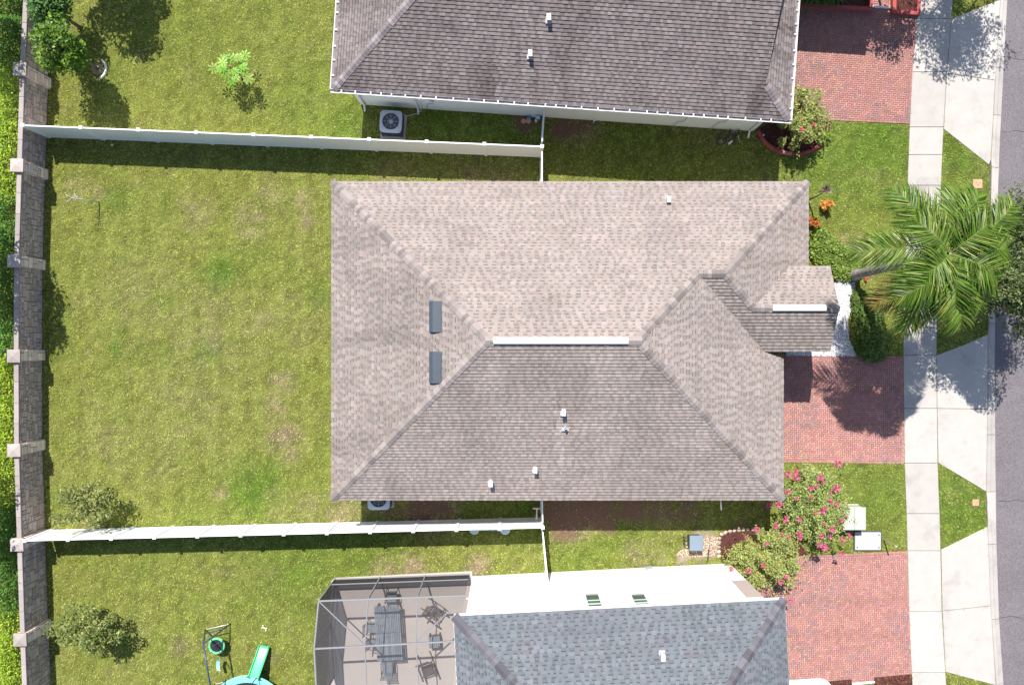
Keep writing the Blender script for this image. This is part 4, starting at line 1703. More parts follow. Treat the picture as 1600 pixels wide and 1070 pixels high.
# sparse citrus trees
b = W(160, 776)
tree('citrus_tree', b, (b.x, b.y, 1.5), (1.5, 1.15, 0.85), 2300, 0.13, G_OLIVE, 'sparse olive-green small tree in the corner above the lower fence', seed=21, clumps=30, lump=.30, fill=.25, trunk_r=.045)
b = W(165, 956)
tree('citrus_tree', b, (b.x + .1, b.y, 1.75), (1.55, 1.35, 1.0), 3300, 0.13, G_OLIVE[:3] + [(0.07, 0.12, 0.03)], 'olive-green small tree below the lower fence, beside the stone wall', seed=24, clumps=34, lump=.32, fill=.3, trunk_r=.05)
# bare sapling
st = thing('bare_sapling', tuple(W(155, 316)), 'leafless whitish sapling leaning in the back lawn near the wall', 'sapling')
mb = MB()
p0, p1 = W(155, 316), Vector((W(144, 320).x, W(144, 320).y, 1.62))
mb.tube([p0, p0.lerp(p1, .5) + Vector((.03, 0, 0)), p1], [0.03, 0.024, 0.012], 6)
mb.build('stem', M['galv'], st)
rr = random.Random(3)
for k in range(9):
    q = p0.lerp(p1, 0.55 + 0.05 * k)
    mb = MB()
    e = q + Vector((rr.uniform(-.28, .28), rr.uniform(-.22, .22), rr.uniform(.08, .3)))
    mb.tube([q, q.lerp(e, .5) + Vector((0, 0, .03)), e], [0.012, 0.01, 0.005], 5)
    mb.build('twig', M['galv'], st)

# papaya with star-shaped leaves
b = W(378, 122)
pt = thing('papaya_plant', tuple(b), 'bright green young papaya with star-shaped leaves on the open lawn', 'plant')
mb = MB()
mb.tube([b, b + Vector((.02, 0, .7)), b + Vector((0, .02, 1.45))], [.05, .042, .03], 8)
mb.build('stem', M['wood'], pt)
rr = random.Random(12)
for k in range(19):
    a = k * 2.4
    ro = rr.uniform(.25, .85)
    zt = 1.75 - ro * .5 + rr.uniform(-.35, .1)
    o0 = b + Vector((0, 0, 1.0 + .02 * k))
    c = b + Vector((ro * math.cos(a), ro * math.sin(a), zt))
    mb = MB()
    tone = rr.uniform(.8, 1.25)
    col = (0.13 * tone, 0.27 * tone, 0.03 * tone) if rr.random() < .6 else (0.19 * tone, 0.30 * tone, .06 * tone)
    mb.tube([o0, o0.lerp(c, .6) + Vector((0, 0, .12)), c], .008, 5, col=col)
    nl = 8
    sz = rr.uniform(.24, .36)
    for j in range(nl):
        th = a + math.pi * (j - (nl - 1) / 2) / (nl - 1) * 1.75
        u = Vector((math.cos(th), math.sin(th), -.18))
        w = Vector((-math.sin(th), math.cos(th), 0))
        l = sz * (1.0 - .28 * abs(j - 3.5) / 3.5)
        mb.poly([c, c + u * l * .45 + w * .028, c + u * l * .62 + w * .045, c + u * l, c + u * l * .62 - w * .045, c + u * l * .45 - w * .028], col)
    mb.build('leaf', M['leaf'], pt)

# ------------------------------------------------------------------ hedge beyond the stone wall
hd_t = thing('hedge', (-23.2, 0, 0), 'long clipped hedge of yellow and dark green, shade-toned leaves beyond the stone wall', 'hedge')
rng = np.random.default_rng(77)
n = 52000
py = rng.uniform(-80, 1150, n)


def hedge_profile(py):
    tall = np.interp(py, [-80, 20, 40, 60, 110, 120, 135, 300, 330, 390, 450, 530, 552, 570, 690, 760, 790, 850, 900, 945, 960, 1150],
                     [1.75, 1.8, 1.25, 1.95, 1.9, 1.3, 1.7, 1.75, 1.8, 1.85, 1.9, 1.85, 1.7, 1.6, 1.6, 1.7, 1.95, 1.95, 1.85, 1.75, 1.6, 1.65])
    return tall


wall_x = np.interp(py, [p[1] for p in pil_px], [p.x for p in PIL])
hy = (535 - py) / 35.0
tall = hedge_profile(py) * (0.93 + 0.14 * fbm(py / 20., hy, 1.0, 3))
depth_u = rng.uniform(0, 1, n)
hx = wall_x - 0.36 - depth_u * 1.7 + (fbm(hy, hy * .5, 1.3, 3) - .5) * 0.5
dome = 1.0 - 0.45 * np.abs(depth_u * 2 - 1) ** 3
hz = tall * dome * np.where(rng.random(n) < .72, rng.uniform(.86, 1.0, n), rng.uniform(0.1, .9, n))
lumps = fbm(hx * 1.0, hy, 1.9, 3)
hz += (lumps - .5) * 0.5
dark = np.interp(py, [-80, 30, 50, 115, 130, 270, 330, 345, 545, 560, 770, 795, 930, 950, 1150], [1, 1, 1, .6, 0, 0, .6, 1, 1, 0, 0, 1, 1, 0, 0])  # darker leaf variety, also carrying the trees' shade in its colour
dark = np.clip(dark + (rng.random(n) - .5) * .5, 0, 1) > .5
C = np.stack([hx, hy, np.maximum(hz, .05)], -1)
leaf_obj('clipped_leaves', C[~dark], 0.085, G_HEDGE, M['leaf'], hd_t, up=.65, aspect=.6, rng=rng)
leaf_obj('taller_dark_shade_leaves', C[dark], 0.095, G_HDARK, M['leaf'], hd_t, up=.65, aspect=.6, rng=rng)
for k in range(20):
    yy = 16 - k * 1.66
    xx = float(np.interp(535 - 35 * yy, [p[1] for p in pil_px], [p.x for p in PIL])) - 1.2
    mb = MB()
    mb.tube([(xx, yy, -.05), (xx + .05, yy + .05, .6), (xx - .05, yy, 1.2)], [.035, .03, .012], 5)
    mb.build('stem', M['bark'], hd_t)

# trees beyond the hedge, just outside the left edge, that shade hedge and lawn edge
for x_, y_, z_, r_, n_, sd_, lab in ((-21.9, 4.7, 5.5, (1.35, 2.0, 1.2), 4200, 301, 'tall tree beyond the hedge shading the lawn edge beside the bare sapling'),
                                     (-21.9, 14.3, 4.8, (1.1, 1.5, 1.1), 3000, 302, 'tall tree beyond the hedge near the top left corner'),
                                     (-22.6, -5.7, 5.0, (1.3, 1.9, 1.2), 3600, 303, 'tall tree beyond the hedge behind the end of the lower fence')):
    tree('hedgerow_tree', (x_ - .4, y_), (x_, y_, z_), r_, n_, .17, G_MID, lab, seed=sd_, clumps=30, lump=.36, trunk_r=.07, group='trees beyond the hedge')

# ------------------------------------------------------------------ queen palm
PB = W(1332, 431)
PZc = 8.1
palm = thing('queen_palm', tuple(PB), 'tall queen palm with grey trunk and feathery crown over the sidewalk', 'palm')
top = Vector((14.85, 3.0, PZc))
mb = MB()
nseg = 42
pts, rad = [], []
for i in range(nseg + 1):
    t = i / nseg
    p = Vector((PB.x, PB.y, -.05)).lerp(top - Vector((0, 0, .25)), t) + Vector((0.10 * math.sin(t * 3), 0.05 * math.sin(t * 4), 0))
    pts.append(p)
    r = 0.21 - 0.07 * t + (0.07 * (1 - t * 8) if t < .125 else 0)
    rad.append(r * (1.06 if i % 2 else 0.96))
mb.tube(pts, rad, 14, cap=False)
for i, f in enumerate(mb.f):
    ring_i = i // 14
    v = (0.85 if ring_i % 2 else 1.05) * (0.9 + 0.2 * ((ring_i * 7919 % 13) / 13))
    mb.c[i] = (v, v * .97, v)
mb.build('trunk', M['palmbark'], palm)
mb = MB()
mb.tube([top - Vector((0, 0, .8)), top - Vector((0, 0, .3)), top + Vector((0, 0, .15))], [.15, .15, .02], 12)
mb.build('crownshaft', M['palmbark'], palm)
rr = random.Random(31)
FR = [  # azimuth, length, rise, droop, tone (1 fresh, 0 old yellow-brown)
    (137, 3.7, .75, .55, 1), (166, 3.5, .60, .55, 1), (231, 3.0, -.05, 1.1, .3), (241, 3.3, .15, 1.0, .6),
    (249, 3.2, .35, .9, .8), (283, 3.2, .60, .65, 1), (262, 2.3, 1.2, .6, 1), (20, 3.6, .60, .55, 1), (44, 2.8, .7, .6, 1), (70, 2.9, .8, .6, .9),
    (95, 2.5, .9, .6, 1), (116, 2.8, .5, .9, .9), (155, 2.3, 1.4, .5, 1), (235, 2.4, 1.3, .6, 1), (335, 2.4, 1.1, .6, 1), (60, 2.0, 1.5, .6, 1), (208, 2.0, 1.5, .6, 1), (5, 2.8, .9, .6, 1), (310, 2.7, .6, .9, .9)]
for (az, ln, rise, droop, tone) in FR:
    ln *= 0.95 * rr.uniform(.88, 1.08)
    az += rr.uniform(-9, 9)
    droop *= 1.15
    a = R(az)
    dirv = Vector((math.cos(a), math.sin(a), 0))
    side = Vector((-dirv.y, dirv.x, 0))
    N = 46
    sway = rr.uniform(-.7, .7)
    path = []
    for i in range(N + 1):
        t = i / N
        p = top + dirv * (ln * (t * .97 - .06 * t * t)) + side * (sway * t * t) + Vector((0, 0, 0.05 + rise * 1.25 * t - (droop * 1.15 + rise * .8) * t * t * (0.75 + .25 * t)))
        path.append(p)
    mb = MB()
    rc = (0.12, 0.17, 0.04) if tone > .5 else (0.34, 0.25, 0.07)
    mb.tube(path[::5] + ([path[-1]] if N % 5 else []), [0.024 * (1 - .85 * i / 10) for i in range(len(path[::5]) + (1 if N % 5 else 0))], 5, col=rc, cap=False)
    fr = mb.build('frond', M['leaf'], palm)
    mb = MB()
    for i in range(4, N + 1):
        t = i / N
        p = path[i]
        tg = (path[min(i + 1, N)] - path[i - 1]).normalized()
        sd = tg.cross(Vector((0, 0, 1)))
        sd = sd.normalized() if sd.length > .05 else side
        upv = sd.cross(tg)
        env = math.sin(math.pi * min(1, (t * .90 + .12))) ** .5
        for s in (-1, 1):
            for rep in range(3):
                l = (0.92 * env + .10) * rr.uniform(.7, 1.15)
                sweep = 0.25 + 1.0 * t + rr.uniform(-.2, .2)
                lift = rr.uniform(-.3, .6)
                d = (sd * s + tg * sweep + upv * lift * .7).normalized()
                q = p + tg * (rr.uniform(0, 1) * ln / N)
                sag = rr.uniform(.10, .34)
                m1 = q + d * l * .45 + Vector((0, 0, -.05 * l))
                m2 = q + d * l * .76 + Vector((0, 0, -sag * .55 * l - .04 * l)) + tg * .03
                e = q + d * l * .97 + Vector((0, 0, -sag * 1.3 * l - .06)) + tg * .07
                wv = d.cross(Vector((0, 0, 1)))
                wv = (wv.normalized() + Vector((0, 0, rr.uniform(-.8, .8)))) * .0155
                k_ = rr.uniform(.32, 1.05)
                if tone > .5:
                    cc_ = (0.088 * k_, 0.160 * k_ * (.9 + .15 * tone), 0.016 * k_)
                    if rr.random() < .30 * (1.6 - tone):
                        cc_ = (0.20 * k_, 0.23 * k_, .045 * k_)
                else:
                    cc_ = (0.24 * k_, 0.16 * k_, 0.045 * k_) if rr.random() < .45 else (0.15 * k_, .17 * k_, .03 * k_)
                mb.poly([q - wv * .6, q + wv * .6, m1 + wv, m1 - wv], cc_)
                mb.poly([m1 - wv, m1 + wv, m2 + wv * .75, m2 - wv * .75], cc_)
                mb.poly([m2 - wv * .75, m2 + wv * .75, e], cc_)
    mb.build('leaflets', M['gloss_leaf'], fr)
# flower spike hanging under the crown
mb = MB()
for k in range(26):
    a = rr.uniform(0, 6.28)
    q = top + Vector((.75, -.55, -.35))
    mb.tube([q, q + Vector((.12 * math.cos(a), .12 * math.sin(a), -.1)), q + Vector((.22 * math.cos(a), .22 * math.sin(a), -.45))], .012, 4)
mb.tube([top + Vector((.1, -.1, -.3)), top + Vector((.5, -.4, -.1)), top + Vector((.75, -.55, -.35))], .02, 5)
mb.build('flower_spike', M['shutter'], palm)

# street trees
b = Vector((19.9, 3.1, 0))
tree('street_oak', b, (19.55, 3.1, 5.0), (2.5, 3.0, 1.8), 24000, 0.16, [(0.060, 0.085, 0.030), (0.085, 0.115, 0.040), (0.15, 0.18, 0.075), (0.045, 0.065, 0.025)],
     'thin-leaved street oak at the right photo edge beside the palm', seed=41, clumps=80, lump=.27, aspect=.38, trunk_r=.11, fill=.3, up=.3)
b = Vector((18.7, 17.4, 0))
tree('street_oak', b, (18.9, 17.1, 5.0), (2.5, 2.5, 1.8), 8000, 0.17, G_OLIVE, 'street oak above the top right edge shading the pale concrete', seed=43, clumps=54, lump=.28, aspect=.35, trunk_r=.11, fill=.3)
b = Vector((16.15, 15.9, 0))
tree('front_tree', b, (16.2, 15.85, 3.1), (1.15, 1.15, 1.0), 3200, 0.15, G_MID, 'small front-yard tree above the top edge shading the brick driveway', seed=44, clumps=30, lump=.34, trunk_r=.06)

# ------------------------------------------------------------------ shrubs and beds
def shrub(name, c, r, n, leaf, colors, label, seed, mat='leaf', aspect=.5, up=.45, clumps=30, lump=.34, group=None, flowers=0, fcol=None, fsize=.10, zc=None, cat='shrub', stems=5):
    rng = np.random.default_rng(seed)
    t = thing(name, (c[0], c[1], 0), label, cat, group)
    z0 = r[2] * .9 if zc is None else zc
    pts, cl = crown_points((c[0], c[1], z0), r, n, rng, clumps, lump, .35)
    sh = []
    for k in range(int(n / 260)):
        a_, e_ = rng.uniform(0, 6.28), rng.uniform(.1, 1.2)
        dv_ = np.array((math.cos(a_) * math.cos(e_), math.sin(a_) * math.cos(e_), math.sin(e_)))
        for q_ in np.linspace(.7, rng.uniform(1.05, 1.35), 16):
            sh.append(np.array((c[0], c[1], z0)) + dv_ * np.array(r) * q_ + rng.normal(0, .035, 3))
    if sh:
        pts = np.concatenate([pts, np.array(sh)])
    pts[:, 2] = np.abs(pts[:, 2] - .03) + .03
    leaf_obj('foliage', pts, leaf, colors, M[mat], t, up=up, aspect=aspect, rng=rng)
    mb = MB()
    for k in range(stems):
        e = Vector(cl[k % len(cl)])
        mb.tube([(c[0] + rng.uniform(-.06, .06), c[1] + rng.uniform(-.06, .06), -.04), (c[0] * .5 + e.x * .5, c[1] * .5 + e.y * .5, e.z * .6), tuple(e)], [.022, .016, .006], 5)
    mb.build('stems', M['bark'], t)
    if flowers:
        gi = (np.floor((pts[:, 0] - c[0]) / .17) * 1000 + np.floor((pts[:, 1] - c[1]) / .17)).astype(int)
        tops = {}
        for i_ in range(len(pts)):
            if gi[i_] not in tops or pts[i_, 2] > pts[tops[gi[i_]], 2]:
                tops[gi[i_]] = i_
        sel = rng.choice(np.array(list(tops.values())), min(flowers, len(tops)), replace=False)
        meshes = []
        for v in range(3):
            mb = MB()
            rr_ = random.Random(seed + v)
            for k in range(22):
                a = rr_.uniform(0, 6.28)
                el = rr_.uniform(.0, 1.2)
                ro = fsize * rr_.uniform(.02, .28)
                q = Vector((ro * math.cos(a), ro * math.sin(a), fsize * rr_.uniform(.0, .45)))
                u = Vector((math.cos(a) * math.cos(el), math.sin(a) * math.cos(el), math.sin(el)))
                w = Vector((-math.sin(a), math.cos(a), 0))
                s = fsize * rr_.uniform(.4, .75)
                k_ = rr_.uniform(.75, 1.2)
                col = tuple(x * k_ for x in fcol[rr_.randrange(len(fcol))])
                mb.poly([q, q + u * s * .5 + w * s * .4, q + u * s, q + u * s * .5 - w * s * .4], col)
            me = mb.mesh('blossom')
            me.materials.append(M['petal'])
            meshes.append(me)
        for i in sel:
            o = bpy.data.objects.new('blossom', meshes[int(i) % 3])
            COL.objects.link(o)
            o.parent = t
            o.matrix_parent_inverse = Matrix.Translation(-t.location)
            o.location = Vector(pts[i]) + Vector((0, 0, .04))
            o.rotation_euler = (0, 0, rng.uniform(0, 6.28))
            s = rng.uniform(.7, 1.35)
            o.scale = (s, s, s)
    return t


PINK = [(0.52, 0.045, 0.17), (0.60, 0.10, 0.25), (0.55, 0.17, 0.25)]
b = W(1256, 780)
shrub('rose_bush', (b.x, b.y), (1.62, 1.95, .95), 13000, .105, G_ROSE, 'big pink-flowering rose bush at the corner of the middle house', 61, flowers=40, fcol=PINK, fsize=.15, clumps=90, lump=.22, up=.6, aspect=.42)
b = W(1182, 866)
shrub('rose_bush', (b.x, b.y), (1.62, 1.6, 1.0), 11000, .105, G_ROSE + [(0.26, 0.27, .06), (.24, .20, .08)], 'yellowish rose bush with few pink flowers beside the white house corner', 62, flowers=13, fcol=PINK, fsize=.14, clumps=76, lump=.23, up=.6, aspect=.42)
b = W(1230, 208)
shrub('hibiscus_shrub', (b.x + .2, b.y + .3), (1.15, 1.4, 1.15), 7200, .11, G_ROSE[:3] + [(0.19, 0.20, .05), (0.23, 0.14, 0.07)], 'flowering shrub in the red-edged crescent bed by the top house', 63, flowers=3, fcol=[(0.62, .03, .12), (.7, .2, .22)], fsize=.13, clumps=48, lump=.26, up=.6)
b = W(1283, 213)
strap = thing('daylily_clump', (b.x, b.y, 0), 'clump of strap-leaved green lilies at the end of the crescent bed', 'plant')
for k in range(46):
    a = rr.uniform(0, 6.28)
    l = rr.uniform(.35, .6)
    u = Vector((math.cos(a), math.sin(a), 0))
    w = Vector((-u.y, u.x, 0)) * .022
    q = b + Vector((rr.uniform(-.16, .16), rr.uniform(-.16, .16), 0))
    mb = MB() if k % 46 == 0 else mb
    k_ = rr.uniform(.75, 1.3)
    col = (0.15 * k_, 0.24 * k_, .045 * k_)
    m1, e = q + u * l * .45 + Vector((0, 0, l * .75)), q + u * l + Vector((0, 0, l * .45))
    mb.poly([q - w, q + w, m1 + w, m1 - w], col)
    mb.poly([m1 - w, m1 + w, e], col)
mb.build('leaves', M['leaf'], strap)

# crescent bed with red curb
cc = [(1184, 205), (1190, 217), (1198, 226), (1209, 234), (1221, 238.5), (1236, 241), (1252, 241), (1266, 237), (1279, 229), (1288, 221), (1294, 212)]
bed = thing('curb_edging', tuple(W(1240, 238)), 'curved red painted concrete curb around the crescent flower bed', 'curb')
cw = [W(x, y) for x, y in cc]
for i in range(len(cw) - 1):
    a, b = cw[i], cw[i + 1]
    d = (b - a)
    L = d.length
    mb = MB()
    tn = rr.uniform(.85, 1.15)
    colr = (tn, tn, tn) if i != 4 else (1.5, 3.0, 3.0)
    mb.box((a + b) / 2 + Vector((0, 0, .05)), (L + .03, .15, .16 + .004 * (i % 2)), rz=math.atan2(d.y, d.x), bev=.03, col=colr)
    mb.build('curb_block', M['redcurb'], bed)


def bed_sheet(name, poly, z, mat, parent=None, kind='structure', bumpy=.02, n_chip=0, chip=None, seed=1, chip_size=.05):
    mb = MB()
    mb.poly([(p[0], p[1], z) for p in ccw(poly)])
    o = mb.build(name, mat, parent)
    tag(o, kind=kind)
    if n_chip:
        rng = np.random.default_rng(seed)
        xs_ = [p[0] for p in poly]
        ys_ = [p[1] for p in poly]
        P = []
        while len(P) < n_chip:
            x = rng.uniform(min(xs_), max(xs_), 2000)
            y = rng.uniform(min(ys_), max(ys_), 2000)
            ins = in_poly(x, y, poly)
            P += list(zip(x[ins], y[ins]))
        P = np.array(P[:n_chip])
        C = np.concatenate([P, np.full((n_chip, 1), z + .012) + rng.uniform(0, .02, (n_chip, 1))], 1)
        cobj = leaf_obj(name + '_chips', C, chip_size, chip, mat, o, up=.55, aspect=.6, rng=rng)
        tag(cobj, kind='stuff')
    NO_GRASS.append(poly)
    return o


RED_CHIP = [(1, 1, 1), (1.6, 1.4, 1.4), (.6, .6, .6), (2.6, 2.2, 2.1)]
bed_sheet('mulch_bed', line([(1182, 203), (1190, 217), (1198, 226), (1209, 234), (1221, 238.5), (1236, 241), (1252, 241), (1266, 237), (1279, 229), (1290, 220), (1300, 190), (1216, 186)]), .018, M['mulch'], n_chip=1500, chip=RED_CHIP, seed=2)
mulch2 = line([(1122, 838), (1128, 832), (1150, 828), (1190, 826), (1235, 828), (1262, 866), (1236, 872), (1230, 905), (1205, 935), (1128, 872)])
bed_sheet('mulch_bed', mulch2, .016, M['mulch'], n_chip=2600, chip=RED_CHIP, seed=3)
# rocks edging the rose bed
er = thing('rock_edging', tuple(W(1130, 845)), 'row of rough tan rocks edging the rose bed mulch', 'edging')
for i, (x, y) in enumerate([(1123, 868), (1123, 861), (1123, 854), (1123.5, 847), (1124, 840), (1127, 834), (1133, 831), (1140, 829), (1147, 828), (1154, 827), (1161, 826.5), (1168, 826), (1176, 826), (1184, 826)]):
    mb = MB()
    v = rr.uniform(.8, 1.35)
    mb.box(W(x, y) + Vector((0, 0, .05)), (.19 * rr.uniform(.7, 1), .15 * rr.uniform(.8, 1.1), .13), rz=rr.uniform(0, 3), bev=.045, col=(v, v, v))
    mb.build('rock', M['rock'], er)

# planters at the top, red curb
def planter(poly_px, label, mat, chips, seed, h=.22, w=.16):
    poly = ccw(line(poly_px))
    t = thing('planter', (sum(p[0] for p in poly) / len(poly), sum(p[1] for p in poly) / len(poly), 0), label, 'planter')
    inner = shrink(poly, w)
    n_ = len(poly)
    for i in range(n_):
        j = (i + 1) % n_
        q = [poly[i], poly[j], inner[j], inner[i]]
        mb = MB()
        mb.prism(q, -.02, h)
        mb.build('planter_curb', mat, t)
    mb = MB()
    mb.poly([(p[0], p[1], h - .08) for p in inner])
    mb.build('mulch', M['mulch'], t)
    rng = np.random.default_rng(seed)
    x = rng.uniform(min(p[0] for p in inner), max(p[0] for p in inner), 700)
    y = rng.uniform(min(p[1] for p in inner), max(p[1] for p in inner), 700)
    k_ = in_poly(x, y, inner)
    C = np.stack([x[k_], y[k_], np.full(k_.sum(), h - .065)], -1)
    tag(leaf_obj('mulch_chips', C, .06, chips, M['mulch'], t, up=.55, aspect=.6, rng=rng), kind='stuff')
    NO_GRASS.append(poly)
    return t


planter([(1243, -60), (1356, -60), (1361, -40), (1360, 20), (1246, 14)], 'larger red-curbed planter against the top house front', M['redcurb'], RED_CHIP, 5)
planter([(1392, -40), (1437, -40), (1434, 27), (1391, 24)], 'smaller red-curbed planter beside the top of the sidewalk', M['redcurb'], RED_CHIP, 6)
b = W(1272, 4)
t_ = thing('ornamental_grass', (b.x, b.y, 0), 'dark green arching ornamental grass in the larger red planter', 'plant')
mb = MB()
for k in range(260):
    a = rr.uniform(0, 6.28)
    l = rr.uniform(.4, .75)
    u = Vector((math.cos(a), math.sin(a), 0))
    w = Vector((-u.y, u.x, 0)) * .016
    q = b + Vector((rr.uniform(-.75, .95), rr.uniform(-.12, .3), .15))
    k_ = rr.uniform(.7, 1.3)
    col = (0.07 * k_, 0.12 * k_, .03 * k_)
    m1, e = q + u * l * .4 + Vector((0, 0, l * .8)), q + u * l + Vector((0, 0, l * .55))
    mb.poly([q - w, q + w, m1 + w, m1 - w], col)
    mb.poly([m1 - w, m1 + w, e], col)
mb.build('blades', M['leaf'], t_)
# white threshold bars between the planters
for (a, b_, lab) in (((1360.5, 11), (1391, 13.5), 'white bar across the walk between the two red planters'), ((1331, 1067.5), (1366, 1064), 'white bar across the walk between the lower mulch planters')):
    p, q = W(*a), W(*b_)
    d = q - p
    mb = MB()
    mb.box((p + q) / 2 + Vector((0, 0, .04)), (d.length, .08, .09), rz=math.atan2(d.y, d.x), bev=.015)
    o = mb.build('threshold_bar', M['white'])
    tag(o, lab, 'edging')
# lower mulch beds with a white rounded curb
bed_sheet('mulch_bed', line([(1294, 1063), (1330, 1060), (1331, 1100), (1296, 1100)]), .04, M['mulch'], n_chip=420, chip=RED_CHIP, seed=8, chip_size=.07)
bed_sheet('mulch_bed', line([(1365, 1057), (1424, 1052), (1427, 1100), (1366, 1100)]), .04, M['mulch'], n_chip=700, chip=RED_CHIP + [(3.2, 4.5, 1.2)], seed=9, chip_size=.07)
cv = thing('white_curb', tuple(W(1265, 1070)), 'white rounded curb at the foot of the lower driveway', 'curb')
mb = MB()
pp = [W(1200, 1070), W(1236, 1066), W(1262, 1064), W(1280, 1063), W(1289, 1065.5), W(1294, 1072), W(1296, 1085)]
for a, b_ in zip(pp, pp[1:]):
    d = b_ - a
    mb.box((a + b_) / 2 + Vector((0, 0, .10)), (d.length + .06, .26, .22), rz=math.atan2(d.y, d.x), bev=.04)
mb.build('curb_run', M['white'], cv)
mb = MB()
mb.prism([tuple(p)[:2] for p in (W(1215, 1075), W(1285, 1070), W(1290, 1100), W(1215, 1100))], 0, .1)
mb.build('slab', M['concrete'], cv)

# front bed of the middle house: white gravel, clipped hedge, crotons
gp = line([(1296, 462), (1304, 440), (1318, 436), (1336, 440), (1334, 470), (1324, 500), (1326, 530), (1338, 556), (1290, 556), (1228, 556), (1228, 545), (1290, 540)])
gv = bed_sheet('gravel_bed', gp, .016, M['gravel'], n_chip=5200, chip=[(1, 1, 1), (1.1, 1.1, 1.12), (.75, .75, .78), (.4, .4, .42), (1, .98, .95)], seed=12, chip_size=.07)
b = W(1352, 500)
rng = np.random.default_rng(88)


def hedge_blob(name, spine, width, height, n, leaf, cols, label, seed, cat='hedge', mat='leaf'):
    rng = np.random.default_rng(seed)
    S = np.array([tuple(W2(x, y)) for x, y in spine])
    t = thing(name, (S[len(S) // 2][0], S[len(S) // 2][1], 0), label, cat)
    k_ = rng.uniform(0, len(S) - 1.001, n)
    i = k_.astype(int)
    f = (k_ - i)[:, None]
    P = S[i] * (1 - f) + S[i + 1] * f
    wd = np.interp(k_, range(len(S)), width)
    ht = np.interp(k_, range(len(S)), height)
    rad = np.sqrt(rng.uniform(0, 1, n))
    a = rng.uniform(0, 6.283, n)
    x = P[:, 0] + np.cos(a) * rad * wd
    y = P[:, 1] + np.sin(a) * rad * wd
    lum = fbm(x, y, 2.4, 3)
    z = ht * (1 - .55 * rad ** 3) * (.75 + .5 * lum) * np.where(rng.random(n) < .7, 1, rng.uniform(.2, 1, n))
    leaf_obj('foliage', np.stack([x, y, np.maximum(z, .03)], -1), leaf, cols, M[mat], t, up=.5, aspect=.6, rng=rng)
    mb = MB()
    for p in S:
        mb.tube([(p[0], p[1], -.05), (p[0] + .03, p[1], .3)], [.03, .015], 5)
    mb.build('stems', M['bark'], t)
    return t


hedge_blob('clipped_hedge', [(1338, 462), (1346, 478), (1352, 500), (1356, 525), (1352, 545), (1370, 552)], [.35, .55, .70, .70, .6, .4], [.5, .7, .8, .8, .65, .45], 5600, .11, [(0.075, .125, .025), (.055, .10, .02), (.11, .16, .035)], 'dark clipped hedge between the white gravel and the front lawn', 71)
hedge_blob('ground_shrub', [(1280, 372), (1286, 392), (1300, 408), (1318, 420), (1334, 424)], [.5, .72, .8, .65, .45], [.5, .5, .45, .4, .3], 3900, .12, [(0.14, .20, .035), (.09, .145, .025), (.19, .25, .05), (.06, .10, .02)], 'low light green shrub hugging the house front above the porch', 72, cat='shrub')
for px, py, lab, cols, sd in ((1288, 322, 'orange and yellow croton standing free on the front lawn', [(.55, .20, .05), (.62, .36, .10), (.45, .10, .04), (.25, .22, .04)], 5), (1264, 350, 'dark orange-red croton tucked against the house eave', [(.48, .10, .03), (.55, .20, .04), (.3, .05, .03), (.16, .15, .03)], 6)):
    b = W(px, py)
    shrub('croton', (b.x, b.y), (.27, .33, .42), 240, .17, cols, lab, 90 + sd, mat='gloss_leaf', aspect=.35, clumps=14, up=.35)
b = W(1352, 436)
shrub('red_flower', (b.x, b.y), (.12, .12, .14), 50, .1, [(.55, .05, .05), (.12, .2, .04)], 'tiny red-flowered plant at the foot of the palm', 97, clumps=6, stems=2, cat='plant')
# leaning dracaena with a dark tuft
b = W(1262, 313)
dr_ = thing('dracaena', tuple(b), 'slender dark-tufted dracaena by the upper corner of the middle house', 'plant')
mb = MB()
tp = b + Vector((-.02, .05, 2.0))
mb.tube([b, b + Vector((.04, 0, 1.0)), tp], [.05, .035, .03], 7)
mb.build('stem', M['wood'], dr_)
mb = MB()
for k in range(34):
    a = rr.uniform(0, 6.28)
    el = rr.uniform(-.2, 1.1)
    u = Vector((math.cos(a) * math.cos(el), math.sin(a) * math.cos(el), math.sin(el)))
    w = u.cross(Vector((0, 0, 1)))
    w = w.normalized() * .026 if w.length > .01 else Vector((.026, 0, 0))
    l = rr.uniform(.22, .4)
    kk = rr.uniform(.6, 1.5)
    col = (.07 * kk, .05 * kk, .045 * kk)
    mb.poly([tp, tp + u * l * .5 + w, tp + u * l - Vector((0, 0, .08)), tp + u * l * .5 - w], col)
mb.build('leaf_tuft', M['gloss_leaf'], dr_)

